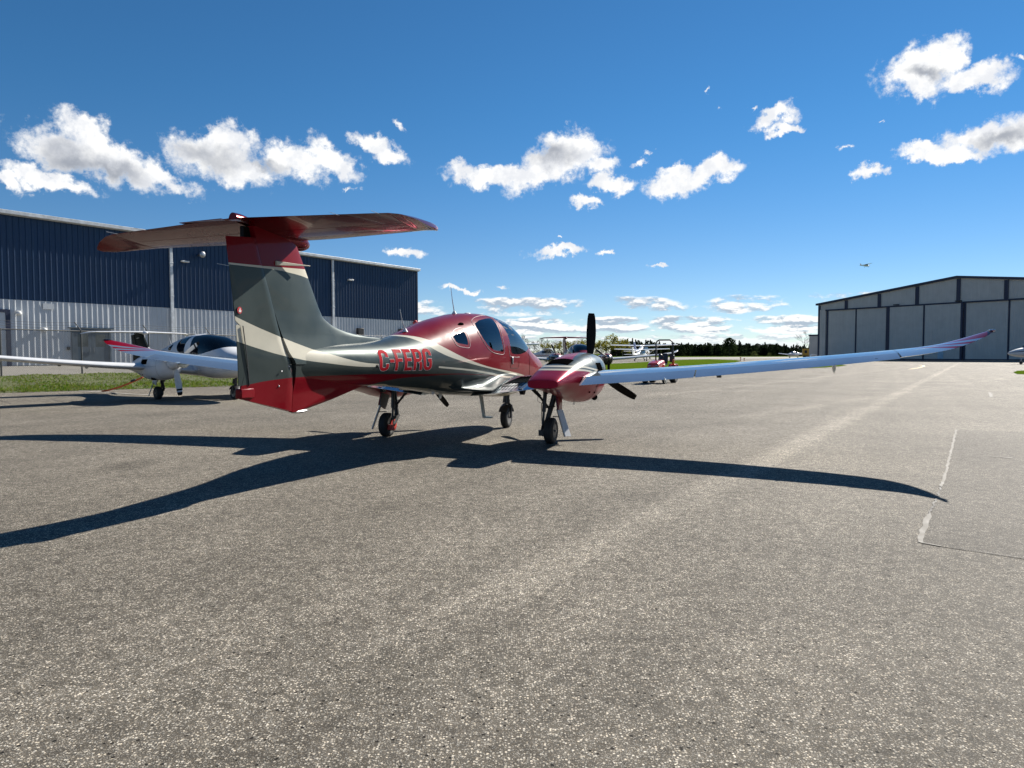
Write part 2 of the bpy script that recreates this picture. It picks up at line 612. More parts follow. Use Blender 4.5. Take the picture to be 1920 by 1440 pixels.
for _r in FUS:
    _y, _h = _r[0], _r[1]
    _r[2], _r[3], _r[4] = rm(_y, _r[2], 0.1)[1], rm(_y, _r[3], _h)[1], rm(_y, _r[4], 0.0)[1]
    _r[0] = rm(_y, 1.35, _h * 0.6)[0]
def pchip(xs,ys,x):
    xs=np.asarray(xs,float);ys=np.asarray(ys,float)
    h=np.diff(xs);d=np.diff(ys)/h
    m=np.zeros_like(ys)
    for i in range(1,len(xs)-1):
        if d[i-1]*d[i]>0:
            w1=2*h[i]+h[i-1];w2=h[i]+2*h[i-1]
            m[i]=(w1+w2)/(w1/d[i-1]+w2/d[i])
    m[0]=d[0];m[-1]=d[-1]
    x=np.clip(x,xs[0],xs[-1]);i=np.clip(np.searchsorted(xs,x)-1,0,len(xs)-2)
    t=(x-xs[i])/h[i];t2=t*t;t3=t2*t
    return (2*t3-3*t2+1)*ys[i]+(t3-2*t2+t)*h[i]*m[i]+(-2*t3+3*t2)*ys[i+1]+(t3-t2)*h[i]*m[i+1]
_F=FUS[::-1]
def fus(y):
    return [float(pchip(_F[:, 0], _F[:, k], y)) for k in range(1, 7)]


def fus_x(y,z):
    hw,zb,zm,zt,nu,nl=fus(y)
    if z>=zm: q=(z-zm)/(zt-zm);n=nu
    else: q=(zm-z)/(zm-zb);n=nl
    if q>=1: return 0.0
    return hw*(1-q**n)**(1/n)
C_RED = (0.150, 0.0010, 0.0060)
C_PEW = (0.042, 0.055, 0.053)
C_CREAM = (0.50, 0.475, 0.39)
C_WHITE = (0.58, 0.59, 0.60)
C_BLACK = (0.012, 0.012, 0.013)


def livery(name, base, layers, rough=0.40, metal=0.55, coat=1.0, crough=0.03):
    """layers: (colour, metallic, fn(nt, x, y, z) -> mask)"""
    m, nt, out = new_mat(name)
    tc = nt.new('ShaderNodeTexCoord').outputs['Object']
    x, y, z = nt.sep(tc)
    c = nt.mix(0.0, base[0], base[0])
    me = base[1]
    for col, met, fn in layers:
        k = fn(nt, x, y, z)
        c = nt.mix(k, c, col)
        me = nt.fmix(k, me, met)
    n = nt.noise(tc, 2.2, 5, 0.6)
    fl = nt.noise(tc, 900, 1, 0.5)
    hs = nt.new('ShaderNodeHueSaturation')
    nt.put(hs.inputs['Color'], c)
    nt.put(hs.inputs['Value'], nt.math('ADD', nt.smooth(n, 0.3, 0.7, 0.93, 1.05), nt.math('MULTIPLY', nt.math('SUBTRACT', fl, 0.5), 0.10)))
    b = principled(nt, out, Base_Color=hs.outputs[0], Metallic=me, Roughness=nt.smooth(n, 0.3, 0.7, rough * 0.85, rough * 1.2),
                   Coat_Weight=coat * 0.4, Coat_IOR=1.33, Coat_Roughness=crough, Specular_IOR_Level=0.06)
    bp = nt.new('ShaderNodeBump')
    bp.inputs['Strength'].default_value = 0.004
    bp.inputs['Distance'].default_value = 0.004
    nt.put(bp.inputs['Height'], nt.noise(tc, 9, 2, 0.5))
    nt.put(b.inputs['Coat Normal'], bp.outputs[0])
    return m


W1T = [(-2.75, 1.72), (-2.48, 1.692), (-2.38, 1.675), (-2.24, 1.637), (-2.12, 1.592), (-1.9, 1.517), (-1.62, 1.437), (-1.28, 1.364), (-0.89, 1.296), (-0.43, 1.238), (0.34, 1.168), (0.93, 1.110), (1.4, 1.052), (2.2, 0.97), (3.8, 0.88)]
W1B = [(-2.75, 1.70), (-2.6, 1.674), (-2.52, 1.641), (-2.38, 1.584), (-2.26, 1.525), (-2.11, 1.474), (-1.93, 1.428), (-1.63, 1.372), (-1.4, 1.337), (-1.03, 1.285), (-0.59, 1.232), (-0.08, 1.175), (0.35, 1.118), (0.7, 1.06), (1.4, 0.97), (2.2, 0.90), (3.8, 0.80)]
W2T = [(-2.2, 1.303), (-1.73, 1.272), (-1.28, 1.24), (-0.88, 1.203), (-0.42, 1.155), (0.06, 1.09), (0.5, 1.0)]
W2B = [(-2.2, 1.281), (-1.73, 1.248), (-1.27, 1.216), (-0.88, 1.174), (-0.42, 1.124), (0.06, 1.045), (0.5, 0.95)]
TWT = [(-5.7, 1.84), (-5.57, 1.798), (-5.31, 1.712), (-5.02, 1.631), (-4.63, 1.535), (-4.3, 1.465), (-4.0, 1.405), (-3.75, 1.370), (-3.45, 1.350)]
TWB = [(-5.7, 1.62), (-5.56, 1.585), (-5.2, 1.497), (-4.95, 1.447), (-4.63, 1.398), (-4.3, 1.365), (-4.0, 1.338), (-3.75, 1.323), (-3.45, 1.315)]
REDT = [(-5.7, 1.165), (-5.55, 1.180), (-5.33, 1.204), (-5.06, 1.228), (-4.63, 1.243), (-4.06, 1.240), (-3.6, 1.236), (-3.17, 1.226), (-2.5, 1.207), (-1.74, 1.193), (-1.1, 1.165), (-0.5, 1.13), (0.2, 1.06)]
REDB = [(-5.7, 0.5), (-3.9, 0.8), (-3.55, 1.04), (-3.41, 1.085), (-3.24, 1.135), (-2.89, 1.168), (-2.5, 1.176), (-1.74, 1.178), (-1.1, 1.158), (-0.5, 1.125), (0.2, 1.06)]
BELLY = [(-3.5, 1.05), (-3.3, 1.11), (-2.92, 1.075), (-2.2, 1.012), (-1.55, 0.935), (-0.69, 0.86), (0.5, 0.79), (2.0, 0.76), (3.7, 0.86)]
FINR = [(-5.7, 2.222), (-5.3, 2.238), (-5.0, 2.258), (-4.5, 2.295)]
FINW = [(-5.7, 2.207), (-5.25, 2.222), (-5.0, 2.232), (-4.78, 2.228), (-4.5, 2.21)]


W1T, W1B, W2T, W2B, BELLY = [rml(c, 0.40) for c in (W1T, W1B, W2T, W2B, BELLY)]
TWT, TWB, REDT, REDB = [rml(c, 0.12) for c in (TWT, TWB, REDT, REDB)]
FINR, FINW = rml(FINR), rml(FINW)
Y_W1, Y_TW, Y_FR = rm(-2.74, 1.7, 0.15)[0], rm(-3.44, 1.33, 0.22)[0], rm(-4.3, 2.25)[0]
Y_W2 = rm(-2.19, 1.29, 0.44)[0]


def band(top, bot, lo=-99, hi=99):
    def f(nt, x, y, z):
        return nt.both(nt.lt(z, nt.curve(y, top)), nt.gt(z, nt.curve(y, bot)), nt.gt(y, lo), nt.lt(y, hi))
    return f


def above(c, lo=-99, hi=99):
    return lambda nt, x, y, z: nt.both(nt.gt(z, nt.curve(y, c)), nt.gt(y, lo), nt.lt(y, hi))


def below(c, lo=-99, hi=99):
    return lambda nt, x, y, z: nt.both(nt.lt(z, nt.curve(y, c)), nt.gt(y, lo), nt.lt(y, hi))


TAIL_LAYERS = [(C_CREAM, 0.0, band(TWT, TWB, -9, Y_TW)), (C_RED, 0.0, band(REDT, REDB, -9, 0.2)),
               (C_RED, 0.0, above(FINR, -9, Y_FR)), (C_CREAM, 0.0, band(FINR, FINW, -9, Y_FR))]
M_FUS = livery('red cream and pewter paint', (C_PEW, 0.28), [
    (C_RED, 0.0, above(W1T, Y_W1)), (C_CREAM, 0.0, band(W1T, W1B, Y_W1)), (C_CREAM, 0.0, band(W2T, W2B, Y_W2, 0.5))]
    + TAIL_LAYERS[:2] + [(C_CREAM, 0.0, below(BELLY, rm(-3.45, 1.1, 0.2)[0]))])
M_FIN = livery('pewter fin paint with cream sweep', (C_PEW, 0.28), TAIL_LAYERS)
M_REDP = livery('deep red paint', (C_RED, 0.0), [])
M_REDS = livery('shade darkened red tail paint', ((0.115, 0.002, 0.006), 0.6), [], rough=0.24, coat=1.0)  # same aircraft red, base darkened to imitate the shaded tailplane underside
M_CREAMP = livery('cream paint', (C_CREAM, 0.0), [], metal=0.0)
M_WHITEP = livery('white paint', (C_WHITE, 0.0), [])
M_PEWP = livery('pewter paint', (C_PEW, 0.28), [])
M_DARKFIN = livery('black green fin paint', ((0.008, 0.012, 0.011), 0.0), [(C_WHITE, 0.0, lambda nt, x, y, z: nt.gt(y, nt.curve(z, [(1.3, -3.8), (1.9, -4.15), (2.3, -4.38)])))], coat=0.15, rough=0.5)


def tip_mask(lo, hi):
    def f(nt, x, y, z):
        t = nt.math('SUBTRACT', nt.math('ADD', nt.math('ABSOLUTE', x), nt.math('MULTIPLY', nt.math('ADD', y, 0.36), 0.69)), 6.97)
        return nt.both(nt.gt(t, lo), nt.lt(t, hi))
    return f


def root_stripe(lo, hi):
    def f(nt, x, y, z):
        ax = nt.math('ABSOLUTE', x)
        t = nt.math('SUBTRACT', ax, nt.curve(y, [(-0.75, 2.0), (-0.15, 2.10), (0.25, 2.20), (0.62, 2.40)]))
        return nt.both(nt.gt(t, lo), nt.lt(t, hi))
    return f


M_WING = livery('pearl white wing paint', ((0.40, 0.465, 0.51), 0.76), [
    (C_RED, 0.0, tip_mask(0.05, 9)), (C_RED, 0.0, tip_mask(-0.22, -0.15)), (C_RED, 0.0, tip_mask(-0.08, -0.02)),
    (C_PEW, 0.6, root_stripe(-0.5, 0.0)), (C_PEW, 0.6, root_stripe(0.035, 0.075)),
    (C_RED, 0.0, root_stripe(-0.5, -0.07))], rough=0.10)
NACB = [(-0.97, 1.20), (-0.72, 1.18), (-0.47, 1.17), (-0.22, 1.16), (0.08, 1.13), (0.38, 1.10), (0.68, 1.08), (1.08, 1.065), (1.78, 1.055)]


def shifted(c, k):
    return [(a, b + k) for a, b in c]


def nac_cap(nt, x, y, z):      # red strip along the inner side of the hump
    ax = nt.math('ABSOLUTE', x)
    return nt.both(nt.gt(z, 1.20), nt.gt(y, -0.22), nt.lt(y, 1.2), nt.lt(nt.math('ADD', ax, nt.math('MULTIPLY', y, 0.10)), 1.86))


C_CANDY = (0.26, 0.006, 0.030)
M_NAC = livery('red nacelle paint with pewter nose', (C_CANDY, 0.4), [
    (C_PEW, 0.28, above(NACB)), (C_CREAM, 0.0, band(shifted(NACB, 0.028), NACB)), (C_CREAM, 0.0, band(shifted(NACB, 0.080), shifted(NACB, 0.052))),
    (C_CANDY, 0.4, nac_cap)], rough=0.34, coat=0.8, crough=0.09)
M_BLADE = simple_mat('matt black blade', (0.005, 0.005, 0.0055), 0.6, spec=0.12, vscale=8)
M_RUBBER = simple_mat('tyre rubber', (0.017, 0.017, 0.017), 0.75, vscale=14, bump=0.15, bscale=90)
M_STEEL = simple_mat('brushed steel', (0.32, 0.32, 0.33), 0.35, 0.9, vscale=20)
M_DARKMET = simple_mat('dark greasy metal', (0.05, 0.05, 0.052), 0.45, 0.6, vscale=14)
M_BLACK = simple_mat('black plastic', C_BLACK, 0.5, vscale=10)
def matt(name, color):
    m, nt, out = new_mat(name)
    d = nt.new('ShaderNodeBsdfDiffuse')
    n = nt.noise(nt.new('ShaderNodeTexCoord').outputs['Object'], 20, 3, 0.5)
    nt.put(d.inputs[0], nt.mix(n, tuple(c * 0.8 for c in color), tuple(c * 1.2 for c in color)))
    nt.l.new(d.outputs[0], out.inputs[0])
    return m


M_HOLE = matt('black opening', (0.003, 0.003, 0.003))
M_LINING = simple_mat('grey cabin lining', (0.20, 0.195, 0.18), 0.8, vscale=6)
M_SEAT = simple_mat('dark grey leather', (0.035, 0.033, 0.032), 0.45, vscale=9)
M_STRIPE = simple_mat('silver pinstripe', (0.62, 0.52, 0.50), 0.4)
M_LETR = simple_mat('red lettering film', (0.33, 0.004, 0.012), 0.75, var=0.05, spec=0.08)
M_LETW = simple_mat('white lettering edge', (0.60, 0.60, 0.58), 0.7, spec=0.1)
M_CALIPER = simple_mat('red caliper', (0.45, 0.03, 0.015), 0.5)


def glass_mat(name, tint=(0.62, 0.66, 0.64), rough=0.015, k=1.1):
    m, nt, out = new_mat(name)
    tr = nt.new('ShaderNodeBsdfTransparent')
    tr.inputs[0].default_value = (*tint, 1)
    gl = nt.new('ShaderNodeBsdfGlossy')
    gl.inputs['Roughness'].default_value = rough
    fr = nt.new('ShaderNodeFresnel')
    fr.inputs['IOR'].default_value = 1.55
    ms = nt.new('ShaderNodeMixShader')
    nt.put(ms.inputs[0], nt.math('MULTIPLY_ADD', fr.outputs[0], k, 0.015, clamp=True))
    nt.l.new(tr.outputs[0], ms.inputs[1])
    nt.l.new(gl.outputs[0], ms.inputs[2])
    nt.l.new(ms.outputs[0], out.inputs[0])
    return m


M_GLASS = glass_mat('tinted canopy glass', (0.74, 0.77, 0.75))
M_GLASSD = glass_mat('dark canopy glass', (0.07, 0.075, 0.08), k=0.75)
M_LAMPG = glass_mat('clear lamp glass', (0.85, 0.85, 0.85))
def ring_at(y, n=56, k=1.0):
    hw, zb, zm, zt, nu, nl = fus(y)
    pts = []
    for i in range(n):
        a = 2 * math.pi * i / n
        c, s = math.cos(a), math.sin(a)
        e = nu if s >= 0 else nl
        h = (zt - zm) if s >= 0 else (zm - zb)
        # superellipse, evenly spread
        rr = (abs(c) ** e + abs(s) ** e) ** (-1.0 / e)
        pts.append((hw * rr * c * k, y, zm + h * rr * s * k))
    return pts


# window outlines in side view (y, z)
WIN_AFT = [(-1.69, 1.70), (-1.50, 1.765), (-1.33, 1.80), (-1.30, 1.76), (-1.315, 1.68), (-1.345, 1.60), (-1.37, 1.592), (-1.62, 1.612), (-1.66, 1.63)]
WIN_REAR = [(-0.85, 1.86), (-0.79, 1.925), (-0.55, 1.985), (-0.2, 2.03), (0.0, 2.045), (0.04, 2.03), (-0.03, 1.90), (-0.085, 1.75), (-0.075, 1.60), (-0.06, 1.515), (-0.10, 1.495), (-0.45, 1.52), (-0.58, 1.55), (-0.70, 1.60), (-0.79, 1.68), (-0.84, 1.77)]
WIN_FRONT = [(0.19, 2.04), (0.25, 1.95), (0.30, 1.83), (0.325, 1.70), (0.33, 1.60), (0.345, 1.50), (0.40, 1.468), (0.62, 1.455), (0.90, 1.458), (1.25, 1.49), (1.6, 1.55), (1.9, 1.63), (2.10, 1.71), (2.2, 1.9), (1.6, 2.2), (0.62, 2.2), (0.40, 2.075), (0.25, 2.058)]

WIN_AFT, WIN_REAR, WIN_FRONT = [rml(c, 0.52) for c in (WIN_AFT, WIN_REAR, WIN_FRONT)]


def inside(poly, y, z):
    c = False
    n = len(poly)
    for i in range(n):
        a, b = poly[i], poly[(i + 1) % n]
        if (a[1] > z) != (b[1] > z) and y < (b[0] - a[0]) * (z - a[1]) / (b[1] - a[1]) + a[0]:
            c = not c
    return c


def grow(poly, d):
    n = len(poly)
    area = sum(poly[i][0] * poly[(i + 1) % n][1] - poly[(i + 1) % n][0] * poly[i][1] for i in range(n))
    sg = 1 if area > 0 else -1
    out = []
    for i in range(n):
        a, b, c = Vector(poly[i - 1]), Vector(poly[i]), Vector(poly[(i + 1) % n])
        t = ((b - a).normalized() + (c - b).normalized()).normalized()
        out.append((b.x + t.y * d * sg, b.y - t.x * d * sg))
    return out


def cut_window(bm, poly, keep=None):
    """trim the window outline out of the shell; returns the cut-out faces as (verts, faces)"""
    ys = [p[0] for p in poly]
    zs = [p[1] for p in poly]
    n = len(poly)
    for i in range(n):
        a, b = poly[i], poly[(i + 1) % n]
        e = Vector((0, b[0] - a[0], b[1] - a[1]))
        if e.length < 1e-6:
            continue
        no = Vector((0, e.z, -e.y)).normalized()
        lo_y, hi_y = min(a[0], b[0]) - 0.12, max(a[0], b[0]) + 0.12
        lo_z, hi_z = min(a[1], b[1]) - 0.10, max(a[1], b[1]) + 0.10
        fs = []
        for f in bm.faces:
            c = f.calc_center_median()
            if lo_y < c.y < hi_y and lo_z < c.z < hi_z:
                fs.append(f)
        g = fs + list({e for f in fs for e in f.edges}) + list({v for f in fs for v in f.verts})
        if g:
            bmesh.ops.bisect_plane(bm, geom=g, dist=1e-5, plane_co=Vector((0, a[0], a[1])), plane_no=no)
    fin = [f for f in bm.faces if inside(poly, f.calc_center_median().y, f.calc_center_median().z)]
    idx = {}
    vs, fc = [], []
    for f in fin:
        q = []
        for v in f.verts:
            if v not in idx:
                idx[v] = len(vs)
                vs.append(v.co.copy())
            q.append(idx[v])
        fc.append(q)
    bmesh.ops.delete(bm, geom=fin, context='FACES')
    return vs, fc


def shell(k, ys, n=56):
    mb = MB()
    mb.loft([ring_at(y, n, k) for y in ys])
    bm = bmesh.new()
    vv = [bm.verts.new(p) for p in mb.v]
    for f in mb.f:
        bm.faces.new([vv[i] for i in f])
    bm.normal_update()
    return bm


def bm_obj(name, bm, mat, parent, angle=40):
    me = bpy.data.meshes.new(name)
    bmesh.ops.recalc_face_normals(bm, faces=bm.faces)
    bm.to_mesh(me)
    bm.free()
    me.materials.append(mat)
    me.polygons.foreach_set('use_smooth', [True] * len(me.polygons))
    me.set_sharp_from_angle(angle=R(angle))
    o = bpy.data.objects.new(name, me)
    COL.objects.link(o)
    o.parent = parent
    return o


WINGX = [0.40, 1.2, 2.2, 3.0, 4.0, 5.0, 6.0, 6.5, 6.8, 7.0, 7.15, 7.24, 7.285]
W_LE = [0.86, 0.77, 0.69, 0.64, 0.605, 0.545, 0.42, 0.31, 0.215, 0.09, -0.09, -0.25, -0.40]
W_TE = [-0.80, -0.74, -0.68, -0.63, -0.56, -0.53, -0.535, -0.55, -0.56, -0.575, -0.59, -0.60, -0.59]
W_Z = [0.842, 0.930, 1.022, 1.078, 1.160, 1.252, 1.358, 1.420, 1.475, 1.540, 1.610, 1.660, 1.695]
W_T = [0.17, 0.16, 0.155, 0.15, 0.145, 0.14, 0.13, 0.125, 0.12, 0.115, 0.11, 0.11, 0.09]


def wing_at(x):
    return [float(pchip(WINGX, c, x)) for c in (W_LE, W_TE, W_Z, W_T)]


def foil(a, b, t, n=14, camber=0.02):
    """closed loop of (s, h): upper from b to a, then lower from a to b"""
    def th(s):
        return 5 * t * (0.2969 * math.sqrt(max(s, 0)) - 0.126 * s - 0.3516 * s * s + 0.2843 * s ** 3 - 0.1036 * s ** 4) + 0.0008

    def cam_(s):
        p = 0.4
        return camber / p ** 2 * (2 * p * s - s * s) if s < p else camber / (1 - p) ** 2 * (1 - 2 * p + 2 * p * s - s * s)
    ss = [a + (b - a) * (0.5 - 0.5 * math.cos(math.pi * i / n)) if a == 0 else a + (b - a) * i / n for i in range(n + 1)]
    up = [(s, cam_(s) + th(s)) for s in reversed(ss)]
    lo = [(s, cam_(s) - th(s)) for s in ss]
    if a == 0:
        lo = lo[1:]
    return up + lo


def wing_ring(x, a, b, side, n=14, tilt=0.03, droop=0.0):
    le, te, z, t = wing_at(x)
    ch = le - te
    # outward lean of the raised tip
    lean = 0.0
    if x > 6.4:
        dz = (wing_at(x + 0.01)[2] - wing_at(x - 0.01)[2]) / 0.02
        lean = math.atan(dz)
    out = []
    for s, h in foil(a, b, t, n):
        hh = h * ch - max(0.0, s - 0.745) * ch * droop
        out.append((side * (x - math.sin(lean) * hh), le - s * ch, z + (0.5 - s) * ch * tilt + hh * math.cos(lean)))
    return out


def lin(a, b, n):
    return [a + (b - a) * i / n for i in range(n + 1)]


def build_wing(root, side, L):
    mb = MB()
    mb.loft([wing_ring(x, 0, 0.74, side) for x in [0.40] + lin(0.6, 6.3, 28)])
    w = obj('wing', mb, L['wing'], root)
    tip = MB()
    tip.loft([wing_ring(x, 0, 1.0, side, 18) for x in lin(6.306, 7.285, 22)])
    t = obj('winglet', tip, L['wing'], w)
    lens = MB()
    le, te, z, tt = wing_at(7.285)
    lens.ell((side * 7.29, (le + te) / 2, z + 0.012), (0.03, 0.11, 0.018), 14, 8)
    obj('position_light', lens, M_LAMPG, t)
    for nm, x0, x1 in (('flap', 0.42, 1.42), ('flap', 2.10, 3.72), ('aileron', 3.74, 6.295)):
        m = MB()
        m.loft([wing_ring(x, 0.745, 1.0, side, 6, droop=0.085) for x in lin(x0, x1, 14)])
        obj(nm, m, L['wing'], w)
    for x, ln, dp in ((3.33, 0.30, 0.09), (5.53, 0.30, 0.12)):
        le, te, z, _ = wing_at(x)
        m = MB()
        prof = [(0.0, 0.004), (0.10, 0.5), (0.3, 0.9), (0.55, 1.0), (0.8, 0.7), (1.0, 0.05)]
        rings = []
        for s, k in prof:
            y = te + 0.30 - s * (ln + 0.06)
            zz = z - 0.02
            rings.append([(side * x + 0.022 * math.cos(q) * max(k, .1), y, zz - dp * k * 0.5 + math.sin(q) * dp * 0.5 * k) for q in [2 * math.pi * i / 10 for i in range(10)]])
        m.loft(rings)
        obj('hinge_fairing', m, L['wing'], w)
    for x, dp in ((1.20, 0.12), (4.05, 0.075)):
        le, te, z, _ = wing_at(x)
        m = MB()
        m.prism([(side * x - 0.03, te + 0.26, z - 0.01), (side * x - 0.03, te + 0.04, z - 0.03), (side * x - 0.02, te + 0.08, z - dp), (side * x - 0.02, te + 0.14, z - dp)], (0.06, 0, 0))
        obj('flap_bracket', m, M_BLACK, w)
    for x in (7.26, 6.9, 6.0):
        le, te, z, _ = wing_at(x)
        m = MB()
        m.tube([(side * x, te + 0.01, z), (side * (x + 0.01), te - 0.13, z + 0.004)], 0.0025, 5)
        obj('static_wick', m, M_BLACK, w)
    # fairing that sweeps from the cabin side on to the wing and tapers out behind it
    m = MB()
    rings = []
    le, te, z, t = wing_at(0.98)
    ff = foil(0, 1, t, 40)
    fu = sorted((q, h) for q, h in ff[:41])
    for y in lin(0.98, -1.45, 40):
        hw, zb, zm, zt, nu, nl = fus(y)
        g_ = 1.0 if y > te else max(0.0, 1 - (te - y) / 0.75)
        g_ = g_ * g_ * (3 - 2 * g_)
        fr = 1.0 if y < 0.63 else max(0.0, 1 - (y - 0.63) / 0.36)
        zi = min(zm - 0.05, 1.11 - 0.03 * (1 - g_))
        xi = fus_x(y, zi) - 0.010
        yy = min(max(y, te), le)
        s = (le - yy) / (le - te)
        up = float(np.interp(s, [q for q, h in fu], [h for q, h in fu])) * (le - te)
        zo = z + up + (0.5 - s) * (le - te) * 0.03 - 0.006
        zlow = zb + 0.10
        zo = zlow + (zo - zlow) * (g_ if y < te else 1.0)
        xs = fus_x(y, zo)
        xo = xs + (0.80 - xs) * g_ * fr - 0.008
        xc = fus_x(y, (zi + zo) / 2) * 0.55 + xs * 0.45 + 0.02 * g_
        zc = zo + 0.012 * g_ + 0.02 * (1 - g_)
        xc = max(xc, (xi + xo) / 2 if g_ < 0.25 else 0)
        r = []
        for k in range(15):
            u = k / 14
            r.append((side * ((1 - u) ** 2 * xi + 2 * u * (1 - u) * xc + u * u * xo), y, (1 - u) ** 2 * zi + 2 * u * (1 - u) * zc + u * u * zo))
        r.append((side * (xo - 0.012), y, zo - 0.022))
        r.append((side * (xs - 0.12), y, zo - 0.03))
        r.append((side * (xi - 0.15), y, zi))
        rings.append(r)
    m.loft(rings)
    obj('root_fairing', m, L['fillet'], w)
    if side > 0 or L.get('main'):
        m = MB()
        for k in range(8):
            x0 = 0.815 + k * 0.052
            pts = []
            for j in range(9):
                y = -0.62 + j * 0.085
                le, te, z, t = wing_at(x0 + j * 0.02)
                s = (le - y) / (le - te)
                up = np.interp(s, [q for q, h in foil(0, 1, t, 20)[20::-1]], [h for q, h in foil(0, 1, t, 20)[20::-1]]) * (le - te)
                pts.append(Vector((side * (x0 + j * 0.02), y, z + up + (0.5 - s) * (le - te) * 0.03 + 0.014)))
            ring = [[p + Vector((-0.010, 0, -0.012)), p + Vector((0.010, 0, -0.012)), p + Vector((0.010, 0, -0.006)), p + Vector((-0.010, 0, -0.006))] for p in pts]
            m.loft(ring)
        obj('walkway_strip', m, M_HOLE, w)
    return w


NAC = [  # y, cx, hw, zbot, ztop, n
    (-0.95, 1.545, 0.220, 0.975, 1.085, 4.2), (-0.93, 1.546, 0.228, 0.966, 1.098, 3.8), (-0.7, 1.565, 0.266, 0.935, 1.185, 2.9), (-0.4, 1.60, 0.308, 0.875, 1.285, 2.5),
    (0.0, 1.66, 0.345, 0.80, 1.390, 2.3), (0.4, 1.70, 0.375, 0.715, 1.445, 2.4), (0.8, 1.72, 0.395, 0.665, 1.475, 2.4),
    (1.2, 1.73, 0.395, 0.675, 1.480, 2.4), (1.5, 1.735, 0.375, 0.72, 1.465, 2.4), (1.68, 1.74, 0.335, 0.79, 1.435, 2.3), (1.78, 1.745, 0.27, 0.88, 1.38, 2.2), (1.82, 1.745, 0.20, 0.96, 1.33, 2.0)]


def nac_at(y):
    ys = [r[0] for r in NAC]
    return [float(pchip(ys, [r[k] for r in NAC], y)) for k in range(1, 6)]


def nac_ring(y, side, n=40):
    cx, hw, zb, zt, e = nac_at(y)
    zm = zb + (zt - zb) * 0.52
    out = []
    for i in range(n):
        a = 2 * math.pi * i / n
        c, s = math.cos(a), math.sin(a)
        rr = (abs(c) ** e + abs(s) ** e) ** (-1 / e)
        out.append((side * (cx + hw * rr * c), y, zm + (zt - zm if s > 0 else zm - zb) * rr * s))
    return out


def blade_mb(hub, ang, R0=0.985, pitch=28, spin=1):
    mb = MB()
    rings = []
    M = Matrix.Translation(hub) @ Matrix.Rotation(ang, 4, 'Y')
    for r in lin(0.09, R0, 18):
        u = (r - 0.09) / (R0 - 0.09)
        ch = float(pchip([0, .12, .3, .55, .8, .93, 1], [0.075, 0.11, 0.175, 0.19, 0.165, 0.14, 0.105], u))
        th = float(np.interp(u, [0, .12, .3, 1], [0.06, 0.045, 0.024, 0.008]))
        tw = R(pitch + 32 * (1 - u) ** 1.3) * spin
        sw = 0.045 * max(0, u - 0.35) ** 2
        ring = []
        for k in range(12):
            a = 2 * math.pi * k / 12
            cx, cy = math.cos(a) * ch / 2, math.sin(a) * th / 2
            p = Vector((cx * math.cos(tw) - cy * math.sin(tw) - sw, cx * math.sin(tw) + cy * math.cos(tw), r))
            ring.append(M @ p)
        rings.append(ring)
    mb.loft(rings)
    return mb


